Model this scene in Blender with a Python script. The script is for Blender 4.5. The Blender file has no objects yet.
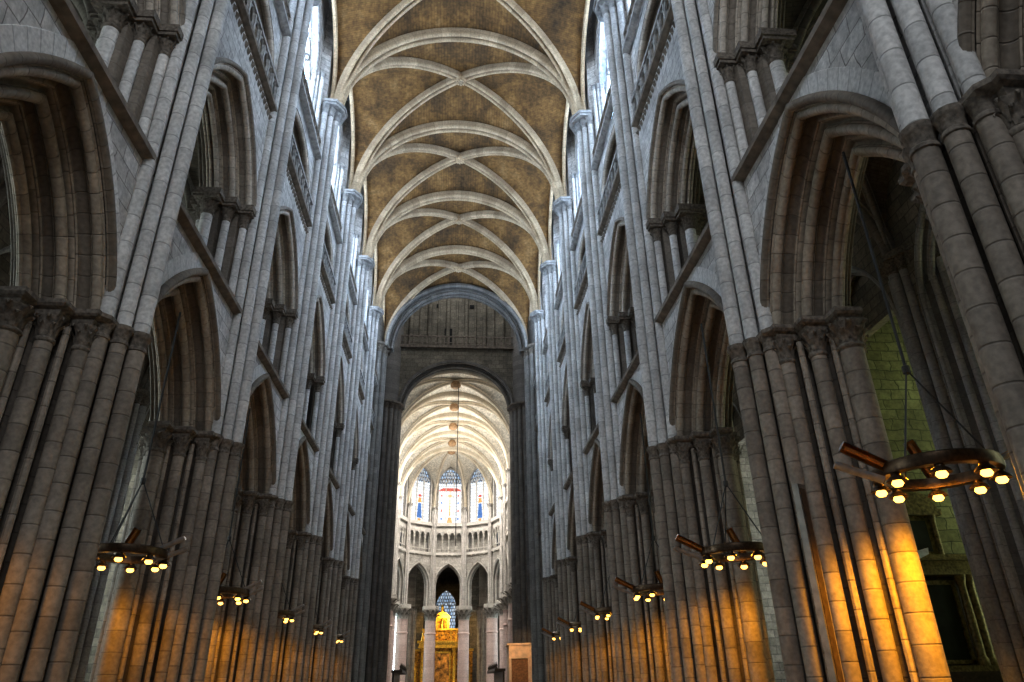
import bpy, math, random
from math import pi, sin, cos, acos, sqrt, atan2, radians
from mathutils import Vector, Matrix, Quaternion
random.seed(7)
scene = bpy.context.scene
COL = scene.collection

# ------------------------------------------------------------------ layout constants
W = 5.65          # half width of the nave between wall faces
L = 5.93          # bay length
Y0 = 11.10        # pier 0
T = 1.45          # wall thickness
T2 = 1.9          # thickness the mouldings are drawn at before fv() thins the aisle half
def fv(v): return v if v < .9 else .9+(v-.9)*.55
def PY(i): return .3 if i == -2 else 5.58 if i == -1 else Y0 + L*i
def BC(b): return (PY(b)+PY(b+1))/2
def BS(b): return (PY(b+1)-PY(b))/L
H2 = L/2
ORD = ['first', 'second', 'third', 'fourth', 'fifth', 'sixth', 'seventh', 'eighth', 'ninth']
SIDES = ((1, 'right'), (-1, 'left'))

# ------------------------------------------------------------------ material helpers
MATS = {}
def nodes_of(name):
    m = bpy.data.materials.new(name); m.use_nodes = True
    nt = m.node_tree
    b = nt.nodes['Principled BSDF']
    return m, nt, b
def N(nt, typ, **kw):
    n = nt.nodes.new(typ)
    for k, v in kw.items():
        if k.startswith('i_'):
            n.inputs[k[2:].replace('_', ' ')].default_value = v
        else: setattr(n, k, v)
    return n
def math_node(nt, op, a=None, b=None, c=None):
    n = nt.nodes.new('ShaderNodeMath'); n.operation = op
    for i, x in enumerate((a, b, c)):
        if x is None: continue
        if isinstance(x, (int, float)): n.inputs[i].default_value = x
        else: nt.links.new(x, n.inputs[i])
    return n.outputs[0]
def ramp(nt, fac, stops):
    r = nt.nodes.new('ShaderNodeValToRGB')
    while len(r.color_ramp.elements) < len(stops): r.color_ramp.elements.new(0.5)
    for e, (p, c) in zip(r.color_ramp.elements, stops):
        e.position = p; e.color = (c[0], c[1], c[2], 1)
    nt.links.new(fac, r.inputs[0])
    return r.outputs[0]
def mixc(nt, fac, a, b, mode='MIX'):
    n = nt.nodes.new('ShaderNodeMix'); n.data_type = 'RGBA'; n.blend_type = mode
    for sock, x in ((n.inputs[0], fac), (n.inputs[6], a), (n.inputs[7], b)):
        if isinstance(x, (int, float)): sock.default_value = x
        elif isinstance(x, (tuple, list)): sock.default_value = (x[0], x[1], x[2], 1)
        else: nt.links.new(x, sock)
    return n.outputs[2]

def stone_course(name, c1, c2, course=0.42, joint=0.05, dark=0.35, rough=0.72, stain=0.6, relief_shade=True):
    """stone drums: joints run across the length of the shaft (UV x = metres along it)"""
    m, nt, b = nodes_of(name)
    uv = N(nt, 'ShaderNodeTexCoord'); geo = N(nt, 'ShaderNodeNewGeometry'); oi = N(nt, 'ShaderNodeObjectInfo')
    sep = N(nt, 'ShaderNodeSeparateXYZ'); nt.links.new(uv.outputs['UV'], sep.inputs[0])
    off = math_node(nt, 'MULTIPLY', oi.outputs['Random'], 7.3)
    x = math_node(nt, 'ADD', math_node(nt, 'DIVIDE', sep.outputs[0], course), off)
    fl = math_node(nt, 'FLOOR', x); fr = math_node(nt, 'FRACT', x)
    dist = math_node(nt, 'ABSOLUTE', math_node(nt, 'SUBTRACT', fr, 0.5))
    jm = N(nt, 'ShaderNodeMapRange', interpolation_type='SMOOTHSTEP'); nt.links.new(dist, jm.inputs[0])
    jm.inputs[1].default_value = 0.5-joint; jm.inputs[2].default_value = 0.5
    wn = N(nt, 'ShaderNodeTexWhiteNoise', noise_dimensions='2D')
    cb = N(nt, 'ShaderNodeCombineXYZ'); nt.links.new(fl, cb.inputs[0]); nt.links.new(off, cb.inputs[1]); nt.links.new(cb.outputs[0], wn.inputs['Vector'])
    n1 = N(nt, 'ShaderNodeTexNoise'); n1.inputs['Scale'].default_value = 1.1; n1.inputs['Detail'].default_value = 5; n1.inputs['Roughness'].default_value = .65
    nt.links.new(geo.outputs['Position'], n1.inputs['Vector'])
    n2 = N(nt, 'ShaderNodeTexNoise'); n2.inputs['Scale'].default_value = 14; n2.inputs['Detail'].default_value = 4
    nt.links.new(geo.outputs['Position'], n2.inputs['Vector'])
    f = math_node(nt, 'ADD', math_node(nt, 'MULTIPLY', wn.outputs[0], .26), math_node(nt, 'MULTIPLY', n1.outputs[0], stain+.25))
    col = ramp(nt, f, ((.18, c1), (.85, c2)))
    sp = ramp(nt, n2.outputs[0], ((.3, (.74, .74, .74)), (.65, (1.08, 1.08, 1.08))))
    col = mixc(nt, 1.0, col, sp, 'MULTIPLY')
    pt = ramp(nt, geo.outputs['Pointiness'], ((.44, (.45, .43, .41)), (.5, (.92, .92, .92)), (.56, (1.35, 1.35, 1.35))))  # light and shade put into the colour: hollows darkened, raised rolls lightened
    if relief_shade: col = mixc(nt, 1.0, col, pt, 'MULTIPLY')
    col = mixc(nt, math_node(nt, 'MULTIPLY', jm.outputs[0], .5), col, tuple(q*dark for q in c1))
    nt.links.new(col, b.inputs['Base Color']); b.inputs['Roughness'].default_value = rough
    hgt = math_node(nt, 'SUBTRACT', math_node(nt, 'MULTIPLY', n2.outputs[0], .5), jm.outputs[0])
    bp = N(nt, 'ShaderNodeBump'); bp.inputs['Strength'].default_value = .45; bp.inputs['Distance'].default_value = .025
    nt.links.new(hgt, bp.inputs['Height']); nt.links.new(bp.outputs[0], b.inputs['Normal'])
    MATS[name] = m; return m

def stone_wall(name, c1, c2, mortar, bw=.62, bh=.3, axis='yz', rough=.8, bump=.5, warp=.06, msize=.02):
    """coursed ashlar in world metres"""
    m, nt, b = nodes_of(name)
    geo = N(nt, 'ShaderNodeNewGeometry'); sep = N(nt, 'ShaderNodeSeparateXYZ'); nt.links.new(geo.outputs['Position'], sep.inputs[0])
    nz = N(nt, 'ShaderNodeTexNoise'); nz.inputs['Scale'].default_value = 1.6; nz.inputs['Detail'].default_value = 2; nt.links.new(geo.outputs['Position'], nz.inputs['Vector'])
    w1 = math_node(nt, 'MULTIPLY', math_node(nt, 'SUBTRACT', nz.outputs[0], .5), warp*4)
    cb = N(nt, 'ShaderNodeCombineXYZ')
    a = {'y': sep.outputs[1], 'x': sep.outputs[0], 'z': sep.outputs[2]}
    ax = a[axis[0]] if axis[0] != 's' else math_node(nt, 'ADD', sep.outputs[0], sep.outputs[1])
    nt.links.new(math_node(nt, 'ADD', ax, w1), cb.inputs[0]); nt.links.new(math_node(nt, 'ADD', a[axis[1]], math_node(nt, 'MULTIPLY', w1, .35)), cb.inputs[1])
    br = N(nt, 'ShaderNodeTexBrick'); nt.links.new(cb.outputs[0], br.inputs['Vector'])
    br.inputs['Scale'].default_value = 1; br.inputs['Mortar Size'].default_value = msize; br.inputs['Mortar Smooth'].default_value = .6
    br.inputs['Brick Width'].default_value = bw; br.inputs['Row Height'].default_value = bh; br.inputs['Bias'].default_value = 0
    br.inputs['Color1'].default_value = (*c1, 1); br.inputs['Color2'].default_value = (*c2, 1); br.inputs['Mortar'].default_value = (*mortar, 1)
    n2 = N(nt, 'ShaderNodeTexNoise'); n2.inputs['Scale'].default_value = 7; n2.inputs['Detail'].default_value = 6; n2.inputs['Roughness'].default_value = .7
    nt.links.new(geo.outputs['Position'], n2.inputs['Vector'])
    n3 = N(nt, 'ShaderNodeTexNoise'); n3.inputs['Scale'].default_value = .7; n3.inputs['Detail'].default_value = 4; nt.links.new(geo.outputs['Position'], n3.inputs['Vector'])
    col = mixc(nt, 1., br.outputs['Color'], ramp(nt, n2.outputs[0], ((.3, (.55, .55, .55)), (.65, (1.1, 1.1, 1.1)))), 'MULTIPLY')
    col = mixc(nt, 1., col, ramp(nt, n3.outputs[0], ((.3, (.62, .61, .6)), (.65, (1.08, 1.08, 1.08)))), 'MULTIPLY')
    nt.links.new(col, b.inputs['Base Color']); b.inputs['Roughness'].default_value = rough
    hgt = math_node(nt, 'SUBTRACT', math_node(nt, 'MULTIPLY', n2.outputs[0], .6), br.outputs['Fac'])
    bp = N(nt, 'ShaderNodeBump'); bp.inputs['Strength'].default_value = bump; bp.inputs['Distance'].default_value = .04
    nt.links.new(hgt, bp.inputs['Height']); nt.links.new(bp.outputs[0], b.inputs['Normal'])
    MATS[name] = m; return m

def vault_web(name, stops, bh=.16, bw=.5, streak=True, bump=.3, mort=.62):
    """small coursed vault infill, courses follow the mesh UV (metres)"""
    m, nt, b = nodes_of(name)
    tc = N(nt, 'ShaderNodeTexCoord'); geo = N(nt, 'ShaderNodeNewGeometry')
    br = N(nt, 'ShaderNodeTexBrick'); nt.links.new(tc.outputs['UV'], br.inputs['Vector'])
    br.inputs['Scale'].default_value = 1; br.inputs['Brick Width'].default_value = bw; br.inputs['Row Height'].default_value = bh
    br.inputs['Mortar Size'].default_value = .018; br.inputs['Mortar Smooth'].default_value = .4
    br.inputs['Color1'].default_value = (.86, .86, .86, 1); br.inputs['Color2'].default_value = (1.03, 1.03, 1.03, 1); br.inputs['Mortar'].default_value = (mort, mort, mort, 1)
    n1 = N(nt, 'ShaderNodeTexNoise'); n1.inputs['Scale'].default_value = .55; n1.inputs['Detail'].default_value = 7; n1.inputs['Roughness'].default_value = .68
    mp = N(nt, 'ShaderNodeMapping'); mp.inputs['Scale'].default_value = (1.2, .75, 1.2) if streak else (1, 1, 1)
    nt.links.new(geo.outputs['Position'], mp.inputs[0]); nt.links.new(mp.outputs[0], n1.inputs['Vector'])
    n2 = N(nt, 'ShaderNodeTexNoise'); n2.inputs['Scale'].default_value = 6; n2.inputs['Detail'].default_value = 6; nt.links.new(geo.outputs['Position'], n2.inputs['Vector'])
    col = ramp(nt, n1.outputs[0], stops)
    col = mixc(nt, 1., col, br.outputs['Color'], 'MULTIPLY')
    col = mixc(nt, 1., col, ramp(nt, n2.outputs[0], ((.3, (.6, .6, .6)), (.65, (1.1, 1.1, 1.1)))), 'MULTIPLY')
    nt.links.new(col, b.inputs['Base Color']); b.inputs['Roughness'].default_value = .8
    bp = N(nt, 'ShaderNodeBump'); bp.inputs['Strength'].default_value = bump; bp.inputs['Distance'].default_value = .03
    nt.links.new(math_node(nt, 'SUBTRACT', n2.outputs[0], br.outputs['Fac']), bp.inputs['Height']); nt.links.new(bp.outputs[0], b.inputs['Normal'])
    MATS[name] = m; return m

def plain(name, c, rough=.6, metal=0., noise=.25, nscale=9, bump=.2):
    m, nt, b = nodes_of(name)
    geo = N(nt, 'ShaderNodeNewGeometry')
    n = N(nt, 'ShaderNodeTexNoise'); n.inputs['Scale'].default_value = nscale; n.inputs['Detail'].default_value = 5; nt.links.new(geo.outputs['Position'], n.inputs['Vector'])
    lo = tuple(q*(1-noise*1.4) for q in c); hi = tuple(min(1, q*(1+noise)) for q in c)
    nt.links.new(ramp(nt, n.outputs[0], ((.3, lo), (.7, hi))), b.inputs['Base Color'])
    b.inputs['Roughness'].default_value = rough; b.inputs['Metallic'].default_value = metal
    if bump:
        bp = N(nt, 'ShaderNodeBump'); bp.inputs['Strength'].default_value = bump; bp.inputs['Distance'].default_value = .02
        nt.links.new(n.outputs[0], bp.inputs['Height']); nt.links.new(bp.outputs[0], b.inputs['Normal'])
    MATS[name] = m; return m

def glow(name, c, strength, noise=0., nscale=2.):
    m, nt, b = nodes_of(name)
    b.inputs['Base Color'].default_value = (*[q*.3 for q in c], 1); b.inputs['Roughness'].default_value = .3
    b.inputs['Emission Strength'].default_value = strength
    if noise:
        geo = N(nt, 'ShaderNodeNewGeometry'); n = N(nt, 'ShaderNodeTexNoise'); n.inputs['Scale'].default_value = nscale; n.inputs['Detail'].default_value = 3
        nt.links.new(geo.outputs['Position'], n.inputs['Vector'])
        nt.links.new(ramp(nt, n.outputs[0], ((.35, tuple(q*(1-noise) for q in c)), (.65, c))), b.inputs['Emission Color'])
    else: b.inputs['Emission Color'].default_value = (*c, 1)
    MATS[name] = m; return m

def leaded(name, c, strength, step=.16, lead=.012, tint=0.35):
    """leaded lights: small quarries of slightly different daylight colour between dark cames"""
    m, nt, b = nodes_of(name)
    tc = N(nt, 'ShaderNodeTexCoord')
    br = N(nt, 'ShaderNodeTexBrick'); nt.links.new(tc.outputs['UV'], br.inputs['Vector'])
    br.inputs['Scale'].default_value = 1; br.inputs['Brick Width'].default_value = step; br.inputs['Row Height'].default_value = step*1.3
    br.inputs['Mortar Size'].default_value = lead; br.inputs['Mortar Smooth'].default_value = .2
    br.inputs['Color1'].default_value = (*c, 1); br.inputs['Color2'].default_value = (c[0]*(1-tint), c[1]*(1-tint*.6), c[2]*(1-tint*.15), 1); br.inputs['Mortar'].default_value = (.02, .02, .025, 1)
    nt.links.new(br.outputs['Color'], b.inputs['Emission Color']); b.inputs['Emission Strength'].default_value = strength
    b.inputs['Base Color'].default_value = (.1, .1, .11, 1); b.inputs['Roughness'].default_value = .25
    MATS[name] = m; return m

# ------------------------------------------------------------------ materials
PIER = stone_course('pier_stone', (.12, .10, .08), (.34, .29, .24), course=.40, joint=.045)  # dimmer light low in the nave put into this darker stone colour
PIERUP = stone_course('upper_shaft_stone', (.34, .335, .33), (.70, .68, .66), course=.55, joint=.035)  # lighter than the pier stone: brighter light higher up put into the colour
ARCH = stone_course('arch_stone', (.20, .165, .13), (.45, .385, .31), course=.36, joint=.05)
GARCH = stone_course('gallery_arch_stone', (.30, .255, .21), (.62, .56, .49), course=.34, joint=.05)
CAPM = plain('carved_capital_stone', (.20, .17, .14), .85, 0, .4, 16, .5)
LEDGE = plain('string_course_stone', (.22, .185, .15), .85, 0, .3, 5, .4)
LEDGEUP = plain('upper_carved_stone', (.40, .39, .38), .85, 0, .3, 6, .4)
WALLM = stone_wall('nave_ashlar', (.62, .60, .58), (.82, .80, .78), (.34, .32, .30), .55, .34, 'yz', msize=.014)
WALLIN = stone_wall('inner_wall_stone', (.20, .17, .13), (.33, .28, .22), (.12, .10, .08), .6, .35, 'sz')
MOSS = stone_wall('mossy_chapel_stone', (.24, .24, .10), (.36, .36, .17), (.10, .11, .04), .6, .36, 'sz', warp=.1)
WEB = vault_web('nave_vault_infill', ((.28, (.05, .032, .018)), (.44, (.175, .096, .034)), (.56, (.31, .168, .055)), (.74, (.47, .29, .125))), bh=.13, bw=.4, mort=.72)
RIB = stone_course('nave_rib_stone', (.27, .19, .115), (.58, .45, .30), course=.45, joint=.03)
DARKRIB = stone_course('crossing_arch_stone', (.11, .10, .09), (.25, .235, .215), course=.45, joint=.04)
LANT = stone_wall('lantern_wall_stone', (.20, .18, .14), (.30, .27, .21), (.12, .11, .09), .7, .4, 'xz')
CHWEB = vault_web('choir_vault_infill', ((.25, (.66, .58, .46)), (.5, (.82, .76, .65)), (.75, (.90, .86, .77))), bh=.4, bw=1.2, bump=.05, mort=.82)
CHBOSS = plain('painted_boss', (.42, .27, .15), .7, 0, .3, 6, .3)
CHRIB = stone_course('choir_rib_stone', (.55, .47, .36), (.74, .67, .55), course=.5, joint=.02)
CHST = stone_wall('choir_ashlar', (.55, .52, .48), (.70, .67, .62), (.40, .37, .33), .6, .38, 'sz', warp=.02)
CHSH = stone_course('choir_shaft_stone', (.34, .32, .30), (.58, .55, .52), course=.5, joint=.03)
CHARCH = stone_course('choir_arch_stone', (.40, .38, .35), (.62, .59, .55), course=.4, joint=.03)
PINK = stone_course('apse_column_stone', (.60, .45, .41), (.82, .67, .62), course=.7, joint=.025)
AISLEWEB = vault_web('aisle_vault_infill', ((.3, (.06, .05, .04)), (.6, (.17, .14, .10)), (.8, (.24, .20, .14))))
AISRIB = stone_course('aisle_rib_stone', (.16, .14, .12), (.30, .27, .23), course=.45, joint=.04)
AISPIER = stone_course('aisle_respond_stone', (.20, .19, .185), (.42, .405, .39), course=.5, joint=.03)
FLOORM = stone_wall('floor_tiles', (.20, .18, .15), (.28, .25, .21), (.10, .09, .08), .8, .8, 'xy', .45, .15, .0)
BRONZE = plain('dark_bronze', (.10, .065, .04), .35, .8, .3, 20, .1)
STEEL = plain('brushed_steel', (.42, .43, .45), .4, .7, .15, 12, .05)
COPPER = plain('lamp_trough_copper', (.55, .27, .08), .35, .7, .2, 12, .05)
CABLE = plain('cable_dark', (.05, .05, .05), .6, .2, .1, 10, 0)
BULB = glow('lamp_bulb', (1., .50, .09), 4.5)
CLEAR = leaded('clerestory_glass', (.80, .89, 1.), 11, .26, .035, .6)
CHGLASS = leaded('choir_clear_glass', (1., 1., 1.), .95, .28, .02, .2)
TRACGL = leaded('tracery_glass', (.78, .88, .98), .62, .34, .055, .5)
AIGLASS = leaded('aisle_glass', (.85, .92, .85), 9., .25, .02)
GRGLASS = leaded('green_chapel_glass', (.80, .84, .50), 3.2, .25, .02)
BLUE = glow('blue_glass', (.08, .20, .50), .8, .5, 5)
REDG = glow('red_glass', (.62, .10, .07), .8, .4, 6)
AMBER = glow('amber_glass', (.75, .42, .14), .8, .5, 6)
PURPLE = glow('purple_glass', (.25, .08, .45), .9, .5, 4)
GOLD = plain('gilded_wood', (.80, .46, .07), .32, .75, .35, 7, .5)
GOLDD = plain('dull_gilding', (.46, .23, .03), .45, .6, .8, 5, .8)
PAINTED = plain('altar_painting', (.50, .24, .05), .5, .2, .85, 2.5, .3)
OLDOAK = plain('dark_oak', (.06, .04, .025), .5, 0, .4, 10, .3)
OLDGILT = plain('tarnished_gilt', (.24, .19, .07), .45, .35, .5, 12, .5)
CANVAS = plain('dark_canvas', (.012, .016, .012), .35, 0, .6, 3, .1)
PALE = plain('pale_plaster', (.75, .78, .82), .7, 0, .15, 8, .1)
WOOD = plain('pale_beige_wood', (.85, .62, .42), .55, 0, .15, 4, .1)
BROWNW = plain('brown_wood_door', (.30, .15, .06), .5, 0, .3, 8, .2)
METPAN = plain('grey_brown_metal_panel', (.20, .18, .16), .4, .5, .2, 6, .05)
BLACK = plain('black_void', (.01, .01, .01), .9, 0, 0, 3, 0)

# ------------------------------------------------------------------ mesh builder
class MB:
    def __init__(s): s.v = []; s.f = []; s.uv = []
    def add(s, pts, faces, uvs=None):
        o = len(s.v); s.v.extend([tuple(p) for p in pts]); s.f.extend([tuple(i+o for i in f) for f in faces])
        s.uv.extend(uvs if uvs else [(p[2], p[1]+p[0]) for p in pts]); return s
    def grid(s, rows, uvs=None, cu=False, cv=False):
        n = len(rows); m = len(rows[0]); pts = [p for r in rows for p in r]; fs = []
        for i in range(n if cu else n-1):
            for j in range(m if cv else m-1):
                a, b = i*m+j, i*m+(j+1) % m; c, d = ((i+1) % n)*m+(j+1) % m, ((i+1) % n)*m+j
                fs.append((a, b, c, d))
        s.add(pts, fs, [q for r in uvs for q in r] if uvs else None); return s
    def prism(s, poly, z0, z1, f=lambda x, y, z: (x, y, z)):
        n = len(poly)
        pts = [f(x, y, z0) for x, y in poly]+[f(x, y, z1) for x, y in poly]
        fs = [(i, (i+1) % n, n+(i+1) % n, n+i) for i in range(n)]+[tuple(range(n-1, -1, -1)), tuple(range(n, 2*n))]
        s.add(pts, fs); return s
    def box(s, x0, x1, y0, y1, z0, z1): return s.prism([(x0, y0), (x1, y0), (x1, y1), (x0, y1)], z0, z1)
    def lathe(s, prof, n=14, cx=0, cy=0, axis='z'):
        rows = []; uvs = []
        for r, z in prof:
            rows.append([(cx+r*cos(2*pi*k/n), cy+r*sin(2*pi*k/n), z) for k in range(n)]); uvs.append([(z, k/n) for k in range(n)])
        s.grid(rows, uvs, cv=True); return s
    def tube(s, path, r, n=8, closed=False):
        path = [Vector(p) for p in path]; rows = []; uvs = []; d = 0; m = len(path)
        ref = None
        for k, p in enumerate(path):
            a = path[(k-1) % m] if (k > 0 or closed) else p; b = path[(k+1) % m] if (k < m-1 or closed) else p
            t = (b-a).normalized()
            if ref is None: ref = t.orthogonal().normalized()
            ref = (ref-t*ref.dot(t)).normalized(); q = t.cross(ref)
            if k: d += (p-path[k-1]).length
            rows.append([tuple(p+ref*(r*cos(2*pi*j/n))+q*(r*sin(2*pi*j/n))) for j in range(n)]); uvs.append([(d, j/n) for j in range(n)])
        s.grid(rows, uvs, cu=closed, cv=True)
        if not closed:
            o = len(s.v)-m*n; s.f.append(tuple(o+j for j in range(n-1, -1, -1))); s.f.append(tuple(o+(m-1)*n+j for j in range(n)))
        return s
    def sweep(s, path, lateral, sec):
        """path in a plane with normal `lateral`; sec = (side, outward) offsets"""
        path = [Vector(p) for p in path]; S = Vector(lateral).normalized(); rows = []; uvs = []; d = 0
        for k, p in enumerate(path):
            a = path[max(k-1, 0)]; b = path[min(k+1, len(path)-1)]; t = (b-a).normalized(); nrm = t.cross(S)
            if k: d += (p-path[k-1]).length
            rows.append([tuple(p+S*x+nrm*y) for x, y in sec]); uvs.append([(d, x+y) for x, y in sec])
        s.grid(rows, uvs); return s
    def thin(s): s.v = [(fv(x), y, z) for x, y, z in s.v]; return s
    def mesh(s, name, mat, smooth=True, ang=38):
        me = bpy.data.meshes.new(name); me.from_pydata(s.v, [], s.f); me.update()
        ul = me.uv_layers.new(name='UVMap')
        li = [0]*len(me.loops); me.loops.foreach_get('vertex_index', li)
        buf = []
        for vi in li: buf.extend(s.uv[vi])
        ul.data.foreach_set('uv', buf)
        if smooth:
            me.polygons.foreach_set('use_smooth', [True]*len(me.polygons)); me.set_sharp_from_angle(angle=radians(ang))
        if mat: me.materials.append(mat)
        return me

CACHE = {}
def cached(key, fn):
    if key not in CACHE: CACHE[key] = fn()
    return CACHE[key]
def put(name, me, parent=None, loc=(0, 0, 0), rz=0., scale=None, rot=None):
    o = bpy.data.objects.new(name, me); COL.objects.link(o); o.parent = parent; o.location = loc
    o.rotation_euler = rot if rot else (0, 0, rz)
    if scale: o.scale = scale
    return o
def thing(name, label, cat, loc=(0, 0, 0), rz=0., group=None):
    o = bpy.data.objects.new(name, None); COL.objects.link(o); o.location = loc; o.rotation_euler = (0, 0, rz); o.empty_display_size = .2
    o['label'] = label; o['category'] = cat
    if group: o['group'] = group
    return o
def tag(o, label, cat, group=None):
    o['label'] = label; o['category'] = cat
    if group: o['group'] = group
    return o
def struct(name, me=None, loc=(0, 0, 0), rz=0.):
    o = bpy.data.objects.new(name, me); COL.objects.link(o); o.location = loc; o.rotation_euler = (0, 0, rz); o['kind'] = 'structure'
    return o

# ------------------------------------------------------------------ shared shapes
def shaft_me(r, z0, z1, mat, n=14):
    return cached(('shaft', r, z0, z1, mat.name), lambda: MB().lathe([(r, z0)]+[(r, z0+(z1-z0)*k/6) for k in range(1, 7)], n).mesh('shaft', mat))
def capital_me(r, h, mat=None, leaves=8):
    mat = mat or CAPM
    def f():
        b = MB()
        b.lathe([(r*1.0, -.02), (r*1.16, 0), (r*1.2, .03), (r*1.12, .06), (r*1.0, .07), (r*1.03, h*.4), (r*1.2, h*.7), (r*1.5, h*.92), (r*1.55, h), (r*.5, h)], 16)
        for tier, (z0, hh, out, off) in enumerate(((.07, .5, .5, 0), (h*.32, .62, .75, .5))):
            for k in range(leaves):
                a = 2*pi*(k+off)/leaves; rad = Vector((cos(a), sin(a), 0)); tan = Vector((-sin(a), cos(a), 0)); w = r*.30
                prof = [(1.03, 0, .7), (1.1, .35, 1.), (1.28+.2*tier, .7, .95), (1.25+out, .98, .7), (1.34+out, .90, .45), (1.27+out, .78, .2)]
                rows = []
                for rr, zz, ww in prof:
                    c = rad*(r*rr)+Vector((0, 0, z0+zz*h*hh)); rows.append([tuple(c-tan*(w*ww)), tuple(c+rad*(r*.10)), tuple(c+tan*(w*ww))])
                b.grid(rows)
        return b.mesh('capital', mat, ang=50)
    return cached(('cap', r, h, mat.name, leaves), f)
def ring_me(r, mat, h=.2):
    return cached(('ring', r, mat.name, h), lambda: MB().lathe([(r*.9, -h*.5), (r*1.16, -h*.45), (r*1.16, -h*.32), (r*1.02, -h*.25), (r*1.1, h*.05), (r*1.3, h*.2), (r*1.42, h*.28), (r*1.42, h*.48), (r*.9, h*.55)], 14).mesh('annulet', mat))

def arc_pts(a, rise, d, n, stilt=0., zs=0.):
    """right half of a pointed arch offset by d: list of (u, z) from springing to apex"""
    if isinstance(rise, tuple):            # flattened arcs: rise and sagitta
        h, sg = rise; ch = math.hypot(a, h); R0 = ch*ch/(8*sg)+sg/2
        ux, uz = a/ch, -h/ch                 # along chord apex->springing
        mx, mz = a/2, h/2; cx, cz = mx-(h/ch)*(R0-sg), mz-(a/ch)*(R0-sg)
        R = R0+d; us = cx+sqrt(max(0, R*R-cz*cz)); t0 = atan2(-cz, us-cx); t1 = acos(max(-1, min(1, -cx/R)))
        p = [(cx+R*cos(t0+(t1-t0)*k/n), zs+cz+R*sin(t0+(t1-t0)*k/n)) for k in range(n+1)]
    elif rise >= a:
        r0 = (a*a+rise*rise)/(2*a); c = a-r0; R = r0+d
        tm = acos(max(-1, min(1, -c/R)))
        p = [(c+R*cos(tm*k/n), zs+R*sin(tm*k/n)) for k in range(n+1)]
    else:
        p = [((a+d)*cos(pi/2*k/n), zs+(rise+d)*sin(pi/2*k/n)) for k in range(n+1)]
    p[-1] = (0., p[-1][1])
    if stilt: p = [(p[0][0], zs-stilt)]+p
    return p
def arch_shell(mb, a, rise, prof, zs, n=14, stilt=0., face='v'):
    """prof: list of (d, v). local axes: x = v (depth), y = u (along the opening)"""
    cols = []
    for d, v in prof:
        h = arc_pts(a, rise, d, n, stilt, zs)
        full = h+[(-u, z) for u, z in reversed(h[:-1])]
        cols.append([(v, u, z) for u, z in full])
    rows = [[c[k] for c in cols] for k in range(len(cols[0]))]
    s = 0; uvs = []; acc = 0; va = [0]
    for j in range(1, len(prof)): va.append(va[-1]+math.hypot(prof[j][0]-prof[j-1][0], prof[j][1]-prof[j-1][1]))
    prev = None
    for r in rows:
        p = r[0]
        if prev: acc += math.dist(p, prev)
        prev = p; uvs.append([(acc, q) for q in va])
    mb.grid(rows, uvs); return mb
def order_prof(do, di, v0, v1, r, back=False, TT=T2):
    """one moulded order: fillet, hollow, corner roll, deep soffit hollow, fillet"""
    pts = [(do, v0), (do-.025, v0-.01), (do-.035, v0+.03)]
    w = (do-.035)-(di+2*r)
    if w > .03:
        for k in range(1, 6):
            a = pi*k/6; pts.append((do-.035-w*(1-cos(a))/2, v0+.03+min(.14, w*.75)*sin(a)))
    pts.append((di+1.95*r, v0+1.2*r))
    for k in range(11):
        an = radians(15-k*(300/10)); pts.append((di+r+r*cos(an), v0+r+r*sin(an)))
    e0 = v0+2*r; w = (v1-.05)-e0
    for k in range(0, 7):
        a = pi*k/6; pts.append((di+.02+min(.13, w*.55)*(.35*(1-k/6)+sin(a)*.8), e0+.01+w*(1-cos(a))/2))
    pts += [(di-.012, v1-.05), (di-.02, v1-.025), (di, v1)]
    if back: pts = [(d, TT-v) for d, v in pts]
    return pts
def soffit_prof(do, di, v0, r):
    """innermost order, symmetrical about the wall's middle: two edge rolls and a middle roll"""
    pts = [(do, v0), (do-.025, v0-.01), (do-.035, v0+.03)]; w = (do-.035)-(di+2*r)
    for k in range(1, 6):
        a = pi*k/6; pts.append((do-.035-w*(1-cos(a))/2, v0+.03+min(.12, max(.02, w*.75))*sin(a)))
    pts.append((di+1.95*r, v0+1.2*r))
    for k in range(9):
        an = radians(15-k*(260/8)); pts.append((di+r+r*cos(an), v0+r+r*sin(an)))
    pts.append((di+.07, v0+2.05*r))
    for k in range(4):
        an = radians(300-k*40); pts.append((di+.03+.06*cos(radians(90+k*30)), .95-.06*sin(radians(90-k*30))))
    pts.append((di-.03, .95))
    return pts+[(d, 1.9-v) for d, v in reversed(pts[:-1])]
def sym(half): return half+[(x, -y) for x, y in reversed(half)]
RIBSEC = [(-.27, .16), (-.27, -.02)]+[(-.135+.125*cos(radians(200-k*28)), -.1-.125*sin(radians(200-k*28))*-1-.03) for k in range(0)]
def roll_sec(w, h):
    """two rolls with a deep hollow between, projecting inwards"""
    s = [(-w, h*.5), (-w, -h*.05)]
    for cx in (-w*.56, w*.56):
        for k in range(9):
            an = radians(165+k*26.25); s.append((cx+w*.42*cos(an), -h*.25+h*.5*sin(an)))
        if cx < 0: s += [(-.10*w, h*.12), (.10*w, h*.12)]
    s += [(w, -h*.05), (w, h*.5)]
    return s
def one_roll(w, h):
    s = [(-w, h*.5), (-w, -h*.02), (-w*.72, -h*.02)]
    for k in range(9):
        an = radians(180+k*22.5); s.append((w*.66*cos(an), -h*.12+h*.6*sin(an)))
    s += [(w*.72, -h*.02), (w, -h*.02), (w, h*.5)]
    return s

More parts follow.
